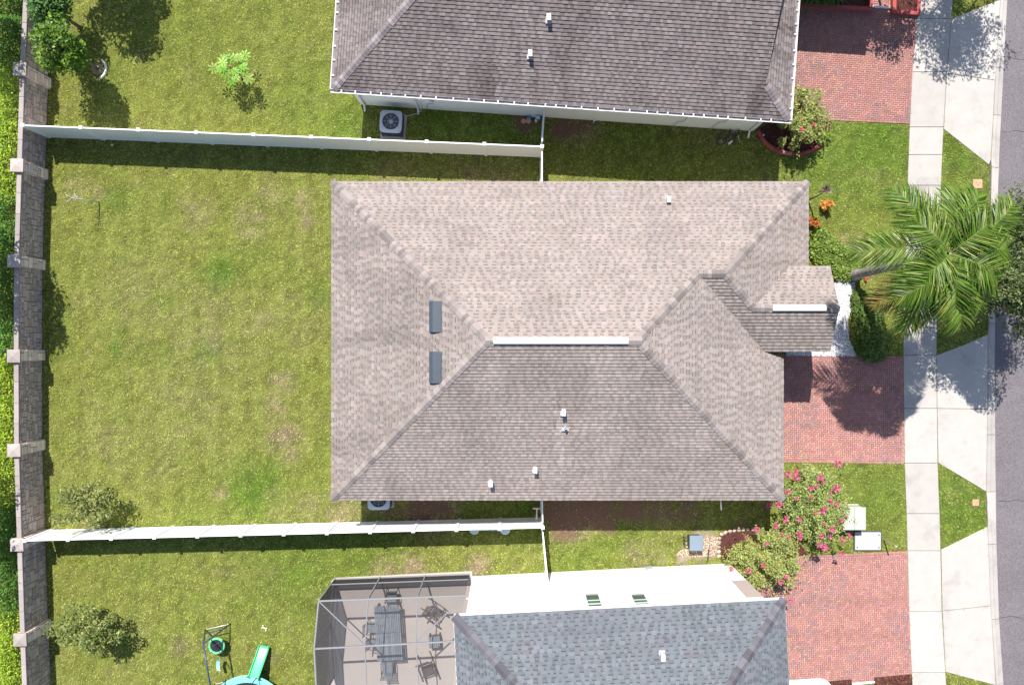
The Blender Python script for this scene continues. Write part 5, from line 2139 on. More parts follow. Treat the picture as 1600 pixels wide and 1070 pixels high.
# ------------------------------------------------------------------ air conditioners
def condenser(px, py, rz, label):
    c = W(px, py, .86)
    c.z = 0
    t = thing('air_conditioner', (0, 0, 0), label, 'air conditioner', 'air conditioners beside the houses')
    mb = MB()
    mb.box((0, 0, .03), (1.12, 1.12, .10), bev=.02)
    mb.build('pad', M['concrete'], t)
    mb = MB()
    mb.box((0, 0, .45), (.90, .90, .74), bev=.05)
    mb.build('coil', M['metal_dark'], t)
    mb = MB()
    for s in (-1, 1):
        for k in range(9):
            z = .16 + k * .075
            mb.box((0, s * .455, z), (.80, .02, .03))
            mb.box((s * .455, 0, z), (.02, .80, .03))
        for s2 in (-1, 1):
            mb.box((s * .42, s2 * .42, .45), (.10, .10, .75), bev=.03)
    mb.build('louvre', M['vent_grey'], t)
    # top plate with a round opening
    mb = MB()
    n = 32
    ro = []
    for k in range(n):
        a = 2 * math.pi * (k + .5) / n
        ca, sa = math.cos(a), math.sin(a)
        m_ = (abs(ca) ** 7 + abs(sa) ** 7) ** (-1 / 7)
        ro.append((.485 * m_ * ca, .485 * m_ * sa))
    ri = [(.37 * math.cos(2 * math.pi * (k + .5) / n), .37 * math.sin(2 * math.pi * (k + .5) / n)) for k in range(n)]
    for k in range(n):
        j = (k + 1) % n
        mb.poly([ro[k] + (.85,), ro[j] + (.85,), ri[j] + (.885,), ri[k] + (.885,)])
        mb.poly([ro[k] + (.80,), ro[j] + (.80,), ro[j] + (.85,), ro[k] + (.85,)])
        mb.poly([ri[k] + (.885,), ri[j] + (.885,), ri[j] + (.70,), ri[k] + (.70,)])
    tp = mb.build('top_plate', M['metal_light'], t)
    mb = MB()
    mb.disc((0, 0), .365, .68, .70, 28)
    mb.build('fan_well', M['metal_dark'], tp)
    for k in range(5):
        a = 2 * math.pi * k / 5 + .3
        mb = MB()
        p = lambda r, th, z: (r * math.cos(a + th), r * math.sin(a + th), z)
        mb.poly([p(.08, -.35, .80), p(.33, -.24, .82), p(.345, .24, .75), p(.10, .5, .74)])
        mb.build('fan_blade', M['galv'], tp)
    mb = MB()
    mb.disc((0, 0), .085, .74, .86, 16)
    mb.build('fan_hub', M['metal_light'], tp)
    mb = MB()
    for r_ in (.14, .25, .36):
        mb.ring((0, 0, .885), r_, .0045, 28, 4)
    for k in range(8):
        a = 2 * math.pi * k / 8
        mb.tube([(.06 * math.cos(a), .06 * math.sin(a), .89), (.375 * math.cos(a), .375 * math.sin(a), .885)], .006, 4)
    mb.build('fan_guard', M['metal_light'], tp)
    t.location = c
    t.rotation_euler = (0, 0, rz)
    NO_GRASS.append([(c.x + sx * .55, c.y + sy * .55) for sx, sy in ((-1, -1), (1, -1), (1, 1), (-1, 1))])
    return t


condenser(610.5, 190, R(-3.5), 'square grey air conditioner with fan beside the top house wall')
condenser(591.5, 779, R(0), 'grey air conditioner half under the eave of the middle house')
ls = thing('refrigerant_line', tuple(TB(3.1, .3, 0)), 'thin grey hose looping from the air conditioner to the top house wall', 'hose')
mb = MB()
mb.tube([TB(3.25, .36, 1.2), TB(3.25, .3, .6), TB(3.1, .1, .45), TB(2.75, -.05, .5), TB(2.55, -.15, .62)], .016, 7)
mb.build('hose', M['metal_light'], ls)

# ------------------------------------------------------------------ screened patio
SZ = 2.95
slab_px = [(518, 903), (526, 897), (742, 888), (742, 1090), (512, 1090)]
sp = line([(518, 907), (523, 902), (738, 891.5), (738, 1120), (510, 1120)])
mb = MB()
mb.prism(sp, -.06, .05)
pat = mb.build('patio', M['concrete'])
tag(pat, kind='structure')
mb = MB()
mb.poly([(p[0], p[1], .054) for p in ccw(shrink(sp, .05))])
mb.build('patio_floor', M['patio'], pat)
NO_GRASS.append(sp)
cage = thing('screen_enclosure', tuple(W(615, 985)), 'grey aluminium screen enclosure over the patio of the white house', 'enclosure')


def bar(a, b, s, name, mat='alu'):
    a, b = Vector(a), Vector(b)
    d = b - a
    L = d.length
    d.normalize()
    y = Vector((0, 0, 1)).cross(d)
    y = y.normalized() if y.length > .05 else Vector((1, 0, 0))
    z = d.cross(y)
    Mx = Matrix((d, y, z)).transposed()
    mb = MB()
    mb.box((a + b) / 2, (L, s, s * 1.5), M=Mx, bev=.006)
    return mb.build(name, M[mat], cage)


def ct(px, py):
    return W(px, py, SZ)


NW = ct(498, 938.5)
NE = ct(727, 930)
NEw = Vector((W(735, 895).x, W(735, 895).y, SZ))
Wm = ct(491, 1013)
Ws = ct(496, 1105)
Em = ct(714, 1001)
Es = ct(706, 1100)
g = lambda p, z=.06: Vector((p.x, p.y, z))
lerp = lambda a, b, t: a + (b - a) * t
t1, t2_ = (575 - 498) / (727 - 498), (652 - 498) / (727 - 498)
N1, N2 = lerp(NW, NE, t1), lerp(NW, NE, t2_)
M1, M2 = ct(570, 1007.5), ct(650, 1003)
S1, S2 = ct(574, 1104), ct(656, 1102)
for a, b in ((NW, NE), (Wm, Em), (NW, Wm), (Wm, Ws), (Ws, Es)):
    bar(a, b, .058, 'roof_beam')
for a, b in ((N1, M1), (M1, S1), (N2, M2), (M2, S2)):
    bar(a, b, .042, 'purlin')
for a, b in ((NW + Vector((0, 0, -.0)), M1), (M2, NE)):
    bar(a, b, .042, 'roof_brace')
for p in (NW, N1, N2, Wm, Ws):
    bar(g(p), p - Vector((0, 0, .07)), .055, 'upright')
for a, b, zz in ((NW, NE, .12), (NW, Wm, .12), (Wm, Ws, .12), (NW, NE, .85), (NW, Wm, .85), (Wm, Ws, .85)):
    bar(g(a, zz), g(b, zz), .04 if zz > .5 else .05, 'chair_rail' if zz > .5 else 'sill_rail')
for a, b in ((g(NW, .1), Wm), (g(Wm, .1), Ws)):
    bar(a, b - Vector((0, 0, .08)), .03, 'wall_brace')
M['shade'] = material('privacy_mesh', (0.060, 0.056, 0.062), .85, .1, .05, 4, alpha=.86)
mb = MB()
mb.poly([g(NW, .1) + Vector((.03, 0, 0)), g(Wm, .1) + Vector((.03, 0, 0)), Wm + Vector((.03, 0, -.06)), NW + Vector((.03, 0, -.06))])
mb.poly([g(Wm, .1) + Vector((.03, 0, 0)), g(Ws, .1) + Vector((.03, 0, 0)), Ws + Vector((.03, 0, -.06)), Wm + Vector((.03, 0, -.06))])
mb.build('privacy_screen', M['shade'], cage)
mb = MB()
mb.poly([g(NW, .1) - Vector((0, .03, 0)), g(NE, .1) - Vector((0, .03, 0)), g(NE, .84) - Vector((0, .03, 0)), g(NW, .84) - Vector((0, .03, 0))])
mb.build('kick_panel', M['shade'], cage)
mb = MB()
for a, b in ((NW, NE), (NW, Wm), (Wm, Ws)):
    mb.poly([g(a, .1), g(b, .1), b, a])
mb.build('screen_wall', M['screen'], cage)
# lower kick plate of grey panel
mb = MB()
for quad in ((NW, NE, Em, Wm), (Wm, Em, Es, Ws)):
    mb.poly([p + Vector((0, 0, .03)) for p in quad])
mb.build('screen_roof', material('roof_screen', (0.16, 0.15, 0.155), .8, .1, .05, 4, alpha=.24), cage)

# patio furniture
tt = thing('dining_table', (0, 0, 0), 'long slatted blue-grey dining table on the screened patio', 'table')
TL, TW_ = 2.42, 1.12
for k in range(2):
    pass
nsl = 14
for k in range(nsl):
    x = -TW_ / 2 + (k + .5) * TW_ / nsl
    for s in (-1, 1):
        mb = MB()
        v = rr.uniform(.8, 1.15)
        mb.box((x, s * TL / 4, .73), (TW_ / nsl - .014, TL / 2 - .02, .03), bev=.005, col=(v, v, v))
        mb.build('slat', M['wicker'], tt)
mb = MB()
for s in (-1, 1):
    mb.box((0, s * (TL / 2 - .2), .695), (TW_ - .05, .09, .04))
mb.box((0, 0, .695), (TW_ - .05, .12, .04))
mb.build('frame', M['brownwood'], tt)
for sx in (-1, 1):
    for sy in (-1, 1):
        mb = MB()
        mb.box((sx * (TW_ / 2 - .1), sy * (TL / 2 - .15), .335), (.08, .08, .67), bev=.01)
        mb.build('leg', M['brownwood'], tt)
tc = W(607, 988, .75)
tt.location = (tc.x, tc.y, .056)
tt.rotation_euler = (0, 0, R(3.5))


def patio_chair(px, py, rz, label):
    t = thing('dining_chair', (0, 0, 0), label, 'chair', 'dark dining chairs around the patio table')
    mb = MB()
    for k in range(6):
        mb.box((0, -.2 + k * .08, .44), (.46, .068, .025), bev=.004)
    mb.build('seat', M['wicker'], t)
    for sx in (-1, 1):
        mb = MB()
        mb.tube([(sx * .24, .24, 0), (sx * .24, .24, .64)], .017, 6)
        mb.build('leg', M['brownwood'], t)
        mb = MB()
        mb.tube([(sx * .24, -.24, 0), (sx * .24, -.22, .45), (sx * .24, -.36, .98)], .017, 6)
        mb.build('leg', M['brownwood'], t)
        mb = MB()
        mb.tube([(sx * .25, -.26, .64), (sx * .25, .26, .65)], .02, 6)
        mb.build('armrest', M['brownwood'], t)
    mb = MB()
    for k in range(6):
        z = .52 + k * .075
        mb.box((0, -.24 - .12 * (k / 5), z), (.46, .02, .055), bev=.004)
    mb.build('backrest', M['wicker'], t)
    p = W(px, py, .45)
    t.location = (p.x, p.y, .056)
    t.rotation_euler = (0, 0, rz)


patio_chair(612, 931, R(180), 'dark patio chair at the head of the table, nearest the fence')
patio_chair(583, 979, R(-90), 'dark patio chair on the left side of the table, nearer the fence')
patio_chair(587, 1003, R(-95), 'dark patio chair on the left side of the table, farther from the fence')
patio_chair(606, 1041, R(2), 'dark patio chair at the foot of the table, farthest from the fence')


def rocker(px, py, rz, label):
    t = thing('rocking_chair', (0, 0, 0), label, 'rocking chair', 'slatted rocking chairs on the patio')
    for sx in (-1, 1):
        mb = MB()
        mb.tube([(sx * .28, -.62, .14), (sx * .28, -.3, .04), (sx * .28, .1, .03), (sx * .28, .5, .09)], .022, 6)
        mb.build('rocker', M['brownwood'], t)
        for yy, zt in ((.26, .62), (-.22, .5)):
            mb = MB()
            mb.tube([(sx * .28, yy, .05), (sx * .28, yy, zt)], .022, 6)
            mb.build('leg', M['brownwood'], t)
        mb = MB()
        mb.box((sx * .31, .05, .64), (.08, .68, .025), bev=.008)
        mb.build('armrest', M['brownwood'], t)
        mb = MB()
        mb.tube([(sx * .25, -.2, .4), (sx * .25, -.5, 1.08)], .02, 6)
        mb.build('back_post', M['brownwood'], t)
    mb = MB()
    for k in range(7):
        mb.box((0, -.22 + k * .08, .40 + .008 * k), (.54, .055, .02), bev=.004)
    mb.build('seat', M['brownwood'], t)
    for k in range(8):
        mb = MB()
        x = -.21 + k * .06
        mb.tube([(x, -.22, .42), (x, -.50, 1.05)], .018, 4)
        mb.build('back_slat', M['brownwood'], t)
    mb = MB()
    mb.box((0, -.51, 1.08), (.58, .035, .10), bev=.01)
    mb.build('top_rail', M['brownwood'], t)
    p = W(px, py, .45)
    t.location = (p.x, p.y, .056)
    t.rotation_euler = (0, 0, rz)


rocker(680, 957, R(-125), 'slatted dark rocking chair nearest the white house wall, angled')
rocker(668, 1044, R(-160), 'slatted dark rocking chair below the small side table')
sd = thing('side_table', (0, 0, 0), 'small square slatted side table between the two rocking chairs', 'table')
for k in range(6):
    mb = MB()
    mb.box((-.25 + (k + .5) * .0833, 0, .5), (.075, .5, .03), bev=.005)
    mb.build('slat', M['wicker'], sd)
mb = MB()
mb.box((0, 0, .46), (.46, .46, .04))
mb.box((0, 0, .18), (.44, .44, .03))
mb.build('frame', M['brownwood'], sd)
for sx in (-1, 1):
    for sy in (-1, 1):
        mb = MB()
        mb.box((sx * .22, sy * .22, .24), (.05, .05, .47))
        mb.build('leg', M['brownwood'], sd)
p = W(679, 1002, .5)
sd.location = (p.x, p.y, .056)
sd.rotation_euler = (0, 0, R(4))

# ------------------------------------------------------------------ play corner
AZ = 2.0
apx = W(317.5, 1005.5, AZ)
ap2 = W(333, 1096, AZ)
sw = thing('swing_set', tuple(W(340, 1000)), 'navy blue tubular swing set on the lower back lawn', 'swing set')
ft = [W(321, 983), W(360, 974)]
dx = Vector((ap2.x - apx.x, ap2.y - apx.y, 0))
mb = MB()
mb.tube([apx, ap2], .035, 8)
mb.build('top_bar', M['bluetube'], sw)
for end, top_ in ((Vector((0, 0, 0)), apx), (dx, ap2)):
    for f in ft:
        mb = MB()
        mb.tube([f + end, top_], .03, 8)
        mb.build('leg', M['bluetube'], sw)
    mb = MB()
    mb.tube([lerp(ft[0] + end, top_, .30), lerp(ft[1] + end, top_, .30)], .02, 6)
    mb.build('cross_bar', M['bluetube'], sw)
    mb = MB()
    mb.tube([ft[0] + end + Vector((0, 0, .03)), ft[1] + end + Vector((0, 0, .03))], .022, 6)
    mb.build('ground_bar', M['galv'], sw)


def along(t):
    return lerp(apx, ap2, t)


c = W(338.5, 1008.5, .5)
ss = thing('saucer_swing', tuple(c), 'round lime-rimmed black saucer swing hanging from the blue frame', 'swing')
mb = MB()
mb.ring(c, .32, .052, 32, 8)
for k in range(4):
    pass
mb.build('rim', M['lime_pl'], ss)
mb = MB()
mb.disc((c.x, c.y), .31, c.z - .02, c.z, 28)
mb.build('mat', M['tramp'], ss)
for k in range(4):
    a = R(45 + 90 * k)
    q = c + Vector((.32 * math.cos(a), .32 * math.sin(a), .04))
    mb = MB()
    mb.ring(q, .03, .028, 10, 6, axis=(math.sin(a), -math.cos(a), 0))
    mb.build('rope_clip', M['teal_pl'], ss)
    mb = MB()
    mb.tube([q, along(.30 if math.sin(a) < 0 else .12)], .012, 5)
    mb.build('rope', M['rope'], ss)
c = W(341.5, 1037, .5)
s2 = thing('belt_swing', tuple(c), 'narrow pale teal belt swing hanging beside the saucer swing', 'swing')
mb = MB()
for k in range(6):
    a0, a1 = -1 + k / 3, -1 + (k + 1) / 3
    f = lambda a: c + Vector((.055 * a * a - .02, -.25 * a, .10 * a * a))
    p_, q_ = f(a0), f(a1)
    mb.poly([p_ + Vector((-.07, 0, 0)), q_ + Vector((-.07, 0, 0)), q_ + Vector((.07, 0, 0)), p_ + Vector((.07, 0, 0))])
    mb.poly([p_ + Vector((-.07, 0, -.03)), p_ + Vector((.07, 0, -.03)), q_ + Vector((.07, 0, -.03)), q_ + Vector((-.07, 0, -.03))])
    for s in (-.07, .07):
        mb.poly([p_ + Vector((s, 0, 0)), q_ + Vector((s, 0, 0)), q_ + Vector((s, 0, -.03)), p_ + Vector((s, 0, -.03))])
mb.build('seat', M['teal_pl'], s2)
for a, t_ in ((-1, .40), (1, .66)):
    mb = MB()
    mb.tube([c + Vector((.03, -.25 * a, .1)), along(t_)], .011, 5)
    mb.build('rope', M['rope'], s2)

tz = .75
tcx = W(386, 1118, tz)
tr = thing('trampoline', (tcx.x, tcx.y, 0), 'round trampoline with pale teal pad at the bottom photo edge', 'trampoline')
mb = MB()
n = 48
Ro, Ri = 1.76, 1.46
for k in range(n):
    a, b_ = 2 * math.pi * k / n, 2 * math.pi * (k + 1) / n
    P = lambda r_, th, z: (tcx.x + r_ * math.cos(th), tcx.y + r_ * math.sin(th), z)
    mb.poly([P(Ri, a, tz + .01), P(Ro - .05, a, tz + .035), P(Ro - .05, b_, tz + .035), P(Ri, b_, tz + .01)])
    mb.poly([P(Ro - .05, a, tz + .035), P(Ro, a, tz - .04), P(Ro, b_, tz - .04), P(Ro - .05, b_, tz + .035)])
mb.build('pad', M['teal_pl'], tr)
mb = MB()
mb.disc((tcx.x, tcx.y), Ri + .02, tz - .03, tz - .01, 40)
mb.build('jumping_mat', M['tramp'], tr)
mb = MB()
mb.ring((tcx.x, tcx.y, tz - .05), Ro - .06, .028, 48, 6)
mb.build('frame', M['galv'], tr)
for k in range(6):
    a = R(15 + 60 * k)
    q = Vector((tcx.x + (Ro - .03) * math.cos(a), tcx.y + (Ro - .03) * math.sin(a), 0))
    mb = MB()
    mb.tube([q, q + Vector((0, 0, tz)), q + Vector((.08 * math.cos(a), .08 * math.sin(a), tz + .25)), q + Vector((.05 * math.cos(a), .05 * math.sin(a), tz + 1.75))], .022, 6)
    mb.build('net_pole', M['bluetube'], tr)
mb = MB()
nw = 60
for k in range(nw):
    a, b_ = 2 * math.pi * k / nw, 2 * math.pi * (k + 1) / nw
    P = lambda r_, th, z: (tcx.x + r_ * math.cos(th), tcx.y + r_ * math.sin(th), z)
    mb.poly([P(1.55, a, tz), P(1.55, b_, tz), P(1.7, b_, tz + 1.7), P(1.7, a, tz + 1.7)])
mb.build('safety_net', material('fine_net', (.05, .05, .06), .8, .1, .05, 4, alpha=.07), tr)
sl = thing('slide', tuple(W(410, 1030)), 'bright green plastic slide leading down from the trampoline', 'slide')
lo, hi = W(413.5, 1008, .12), W(396, 1058, .86)
d = (hi - lo)
dh = Vector((d.x, d.y, 0)).normalized()
sdv = Vector((-dh.y, dh.x, 0))
mb = MB()
N = 12
prof = [(-.24, .12), (-.21, .13), (-.17, .01), (.17, .01), (.21, .13), (.24, .12), (.24, -.04), (-.24, -.04)]
rows = []
for i in range(N + 1):
    t = i / N
    zt = .14 + .74 * (t ** 1.25) + (0.03 if i == 0 else 0)
    p = Vector((lo.x, lo.y, 0)).lerp(Vector((hi.x, hi.y, 0)), t)
    rows.append([p + sdv * q[0] + Vector((0, 0, zt + q[1])) for q in prof])
for r0, r1 in zip(rows, rows[1:]):
    for i in range(len(prof)):
        j = (i + 1) % len(prof)
        mb.poly([r0[i], r1[i], r1[j], r0[j]], smooth=False)
mb.poly(rows[0])
mb.poly(list(reversed(rows[-1])))
mb.build('chute', M['green_pl'], sl)
for s in (-1, 1):
    mb = MB()
    b_ = Vector((hi.x, hi.y, 0)) + sdv * s * .26
    mb.tube([b_ + dh * .05, b_ + Vector((0, 0, .95)), b_ + Vector((0, 0, 1.1)) - dh * .1], .02, 6)
    mb.build('ladder_rail', M['bluetube'], sl)
for k in range(3):
    mb = MB()
    z = .25 + .24 * k
    q = Vector((hi.x, hi.y, z)) + dh * .04
    mb.tube([q - sdv * .26, q + sdv * .26], .018, 6)
    mb.build('rung', M['bluetube'], sl)
# bone-shaped toy
bt = thing('toy_bone', tuple(W(414, 981)), 'small cream bone-shaped toy lying on the lawn', 'toy')
mb = MB()
a, b_ = W(411, 978), W(417, 982)
mb.tube([a + Vector((0, 0, .06)), b_ + Vector((0, 0, .06))], .03, 8)
for q in (a, b_):
    for s in (-1, 1):
        e = q + Vector((.02 * s, .05 * s, .06))
        mb.tube([e - Vector((.03, 0, 0)), e - Vector((.02, 0, 0)), e, e + Vector((.02, 0, 0)), e + Vector((.03, 0, 0))], [.012, .038, .048, .038, .012], 8)
mb.build('bone', M['bone'], bt)
# see-saw toy behind the lower fence
ty = thing('see_saw_toy', tuple(W(763, 826)), 'pale blue and yellow plastic see-saw toy behind the lower fence', 'toy')
yy = lambda px, py, z: W(px, py, z)
for px in (741, 789):
    q = W(px, 827, .32)
    mb = MB()
    mb.disc((q.x, q.y), .21, .22, .33, 22)
    mb.build('seat_disc', M['ltblue_pl'], ty)
    mb = MB()
    mb.ring((q.x, q.y, .28), .205, .028, 22, 6)
    mb.build('seat_rim', M['yellow_pl'] if px < 760 else M['galv'], ty)
    mb = MB()
    mb.tube([(q.x, q.y, 0), (q.x, q.y, .24)], [.16, .1], 12)
    mb.build('foot', M['yellow_pl'], ty)
a, b_ = W(745, 825.5, .3), W(785, 825.5, .3)
mb = MB()
mb.box((a + b_) / 2 - Vector((0, 0, .03)), ((b_ - a).length, .18, .10), rz=math.atan2((b_ - a).y, (b_ - a).x), bev=.03)
mb.build('beam', M['ltblue_pl'], ty)
for k, mm in enumerate(('yellow_pl', 'green_pl', 'blue_pl')):
    mb = MB()
    q = lerp(a, b_, .25 + .25 * k)
    mb.box(q + Vector((0, -.03, .035)), (.09, .07, .03), bev=.008)
    mb.build('decal_plate', M[mm], ty)

# ------------------------------------------------------------------ utilities in the front yard
c = W(1335, 810, .75)
tf = thing('transformer_box', (c.x, c.y, 0), 'pale green pad-mounted transformer box beside the rose bush', 'utility box')
mb = MB()
mb.box((c.x, c.y, .02), (1.0, .98, .12), bev=.02)
mb.build('pad', M['concrete'], tf)
mb = MB()
mb.box((c.x, c.y, .40), (.92, .92, .66), bev=.02)
mb.build('cabinet', M['green_box'], tf)
for s in (-1, 1):
    mb = MB()
    mb.box((c.x + s * .252, c.y, .745), (.495, 1.0, .05), bev=.02)
    mb.build('lid', M['green_box'], tf)
mb = MB()
mb.box((c.x - .47, c.y - .1, .45), (.03, .05, .12))
mb.build('padlock', M['metal_dark'], tf)
NO_GRASS.append([(c.x - .6, c.y - .55), (c.x + .6, c.y - .55), (c.x + .6, c.y + .55), (c.x - .6, c.y + .55)])
c = W(1356, 845, .06)
hv = thing('handhole_cover', (c.x, c.y, 0), 'flat rounded pale grey utility cover below the transformer box', 'utility cover')
mb = MB()
mb.box((c.x, c.y, .02), (1.26, .90, .10), bev=.10)
mb.build('frame', M['metal_dark'], hv)
mb = MB()
mb.box((c.x, c.y, .045), (1.20, .84, .09), bev=.09)
mb.build('lid', M['grey_lid'], hv)
for sx in (-1, 1):
    for sy in (-1, 1):
        mb = MB()
        mb.disc((c.x + sx * .48, c.y + sy * .28), .03, .088, .096, 10)
        mb.build('bolt', M['metal_dark'], hv)
NO_GRASS.append([(c.x - .6, c.y - .43), (c.x + .6, c.y - .43), (c.x + .6, c.y + .43), (c.x - .6, c.y + .43)])
b = W(1381, 843)
mp = thing('marker_post', tuple(b), 'thin tan marker post standing beside the grey utility cover', 'post')
mb = MB()
mb.box(b + Vector((0, 0, .5)), (.055, .035, 1.1), bev=.008)
mb.build('post', M['wood'], mp)
mb = MB()
mb.box(b + Vector((0, 0, 1.08)), (.065, .045, .12), bev=.008)
mb.build('cap', M['bone'], mp)
for px, py, s, lab, mt in ((1527, 288, .42, 'square terracotta meter cover in the grass strip near the palm', 'orange'), (1524, 785, .30, 'small reddish valve cover in the lower grass triangle', 'orange'), (975, 263, .72, 'square yellowish lawn patch cover in the upper side yard', 'grassy')):
    c = W(px, py)
    if mt == 'grassy':
        continue
    t = thing('meter_cover', (c.x, c.y, 0), lab, 'utility cover')
    mb = MB()
    mb.box((c.x, c.y, .02), (s, s, .08), bev=.03)
    mb.build('lid', M[mt], t)
    mb = MB()
    for k in range(3):
        mb.box((c.x - s * .22 + k * s * .22, c.y + s * .12 * (-1) ** k, .062), (s * .12, s * .05, .01))
    mb.build('lid_slot', M['metal_dark'], t)
    NO_GRASS.append([(c.x - s / 2, c.y - s / 2), (c.x + s / 2, c.y - s / 2), (c.x + s / 2, c.y + s / 2), (c.x - s / 2, c.y + s / 2)])

# grey equipment box on legs beside the white house
c = W(1088, 848, .6)
pu = thing('equipment_box', (c.x, c.y, 0), 'blue-grey equipment box on bare ground by the white house', 'utility box')
mb = MB()
mb.box((c.x, c.y, .32), (.54, .50, .56), bev=.02)
mb.build('cabinet', M['metal_dark'], pu)
mb = MB()
mb.box((c.x, c.y, .62), (.60, .68, .05), bev=.03)
mb.build('lid', M['box_lid'], pu)
for sy in (-.15, .0, .15):
    mb = MB()
    mb.tube([(c.x - .28, c.y + sy, .4), (c.x - .42, c.y + sy, .35), (c.x - .45, c.y + sy, .05)], .02, 6)
    mb.build('pipe', M['metal_dark'], pu)
b = W(1103, 858)
mb = MB()
mb.tube([b + Vector((0, .35, .6)), b + Vector((0, .1, .55)), b + Vector((.03, -.25, .3)), b + Vector((.05, -.5, .08))], .022, 6)
mb.tube([b + Vector((-.1, .1, .55)), b + Vector((.12, .1, .55))], .015, 6)
mb.build('drain_pipe', M['metal_dark'], pu)
gr_ = line([(1060, 868), (1066, 852), (1080, 838), (1121, 838), (1121, 866), (1085, 869)])
rng = np.random.default_rng(14)
cx_ = rng.uniform(min(p[0] for p in gr_) - .8, max(p[0] for p in gr_), 1500)
cy_ = rng.uniform(min(p[1] for p in gr_), max(p[1] for p in gr_), 1500)
ok_ = soil_mask(cx_, cy_)[1] > 0.25
cg = leaf_obj('loose_gravel', np.stack([cx_[ok_], cy_[ok_], np.full(ok_.sum(), .012)], -1), .08, [(1, 1, 1), (1.5, 1.4, 1.3), (.6, .6, .6), (1.9, 1.7, 1.6)], M['rock'], None, up=.6, aspect=.7, rng=rng)
tag(cg, 'loose tan gravel scattered around the equipment box', 'gravel', kind='stuff')

# bag of cans by the upper short fence
c = W(833, 182, .25)
bg_ = thing('recycling_bag', (c.x, c.y, 0), 'blue and white bag of bottles by the top house wall', 'bag')
for k in range(10):
    q = Vector((c.x + rr.uniform(-.22, .3), c.y + rr.uniform(-.17, .17), rr.uniform(.08, .28)))
    a = rr.uniform(0, 6.28)
    u = Vector((math.cos(a), math.sin(a), rr.uniform(-.2, .6))) * .10
    mb = MB()
    mb.tube([q - u, q - u * .9, q + u * .55, q + u * .8, q + u * 1.05], [.02, .06, .062, .03, .025], 9)
    mb.build('bottle', M[['blue_pl', 'ltblue_pl', 'galv', 'ltblue_pl'][k % 4]], bg_)
for px, lab in ((818, 'left one of two terracotta pots on the ground below the bottle bag'), (826, 'right one of two terracotta pots on the ground below the bottle bag')):
    q = W(px, 191)
    t = thing('flower_pot', tuple(q), lab, 'pot')
    mb = MB()
    mb.tube([q, q + Vector((0, 0, .14)), q + Vector((0, 0, .15))], [.08, .11, .09], 12)
    mb.build('pot', M['orange'], t)
    mb = MB()
    mb.ring(q + Vector((0, 0, .14)), .105, .015, 14, 6)
    mb.build('rim', M['orange'], t)

# bicycle fallen against the wall
bk = thing('bicycle', (0, 0, 0), 'small dark bicycle leaning over beside the top house wall', 'bicycle')


def wheel(c, parent):
    mb = MB()
    mb.ring(c, .20, .022, 26, 6, axis=(0, 1, 0))
    w = mb.build('wheel', M['black'], parent)
    mb = MB()
    for k in range(12):
        a = 2 * math.pi * k / 12
        mb.tube([c, Vector(c) + Vector((.19 * math.cos(a), 0, .19 * math.sin(a)))], .004, 4)
    mb.tube([Vector(c) - Vector((0, .05, 0)), Vector(c) + Vector((0, .05, 0))], .022, 8)
    mb.build('spokes', M['galv'], w)


wheel((-.36, 0, .22), bk)
wheel((.36, 0, .22), bk)
mb = MB()
for a, b_ in (((-.36, 0, .22), (-.02, 0, .20)), ((-.02, 0, .20), (-.14, 0, .52)), ((-.14, 0, .50), (.24, 0, .52)), ((.26, 0, .56), (.36, 0, .22)), ((-.02, 0, .20), (.25, 0, .47)), ((-.36, 0, .22), (-.13, 0, .48))):
    mb.tube([a, b_], .017, 7)
mb.build('frame', M['bike'], bk)
mb = MB()
mb.tube([(.25, 0, .52), (.22, 0, .68), (.20, -.24, .72)], .013, 6)
mb.tube([(.22, 0, .68), (.20, .24, .72)], .013, 6)
mb.build('handlebar', M['galv'], bk)
mb = MB()
mb.box((-.16, 0, .57), (.22, .12, .05), bev=.02)
mb.build('saddle', M['white'], bk)
p = W(1132, 209)
bk.location = (p.x, p.y, .02)
bk.rotation_euler = (R(58), 0, R(38))

# small fixtures along the walls
for px, py, lab, L_ in ((927, 192, 'white stub pipe standing by the top house wall, left one', .45), (960, 190, 'white elbow pipe by the top house wall, right one', .3)):
    b = W(px, py)
    t = thing('stub_pipe', tuple(b), lab, 'pipe')
    mb = MB()
    mb.tube([b, b + Vector((0, 0, L_)), b + Vector((.1 if L_ < .4 else .01, -.02, L_ + .04)), b + Vector((.16 if L_ < .4 else .02, -.04, L_ - .02))], .03, 8)
    mb.build('pipe', M['white'], t)
b = W(838, 805)
t = thing('hose_stand', tuple(b), 'pale hose stand with crossbar beside the lower short fence', 'stand')
mb = MB()
mb.box(b + Vector((0, 0, .35)), (.14, .10, .7), bev=.02)
mb.build('post', M['bone'], t)
mb = MB()
mb.box(b + Vector((0, .45, .62)), (.36, .06, .06), bev=.015)
mb.box(b + Vector((0, .22, .64)), (.06, .5, .05), bev=.015)
mb.build('crossbar', M['bone'], t)
b = W(1124, 790)
t = thing('drain_spout', tuple(b), 'short white pipe poking out under the middle house eave', 'pipe')
mb = MB()
mb.tube([b + Vector((-.02, .3, .30)), b + Vector((0, .1, .26)), b + Vector((.04, -.14, .18))], .035, 8)
mb.build('pipe', M['white'], t)
for px, py, lab, sz in ((1192, 212, 'small white stone in the crescent mulch bed', .07), (176, 227, 'lone pale stone in the shade under the upper fence', .07)):
    b = W(px, py)
    mb = MB()
    mb.box(b + Vector((0, 0, .05)), (sz * 1.5, sz * 1.3, sz * 1.2), rz=.5, bev=sz * .45, col=(2.0, 2.2, 2.4))
    tag(mb.build('stone', M['rock']), lab, 'stone')
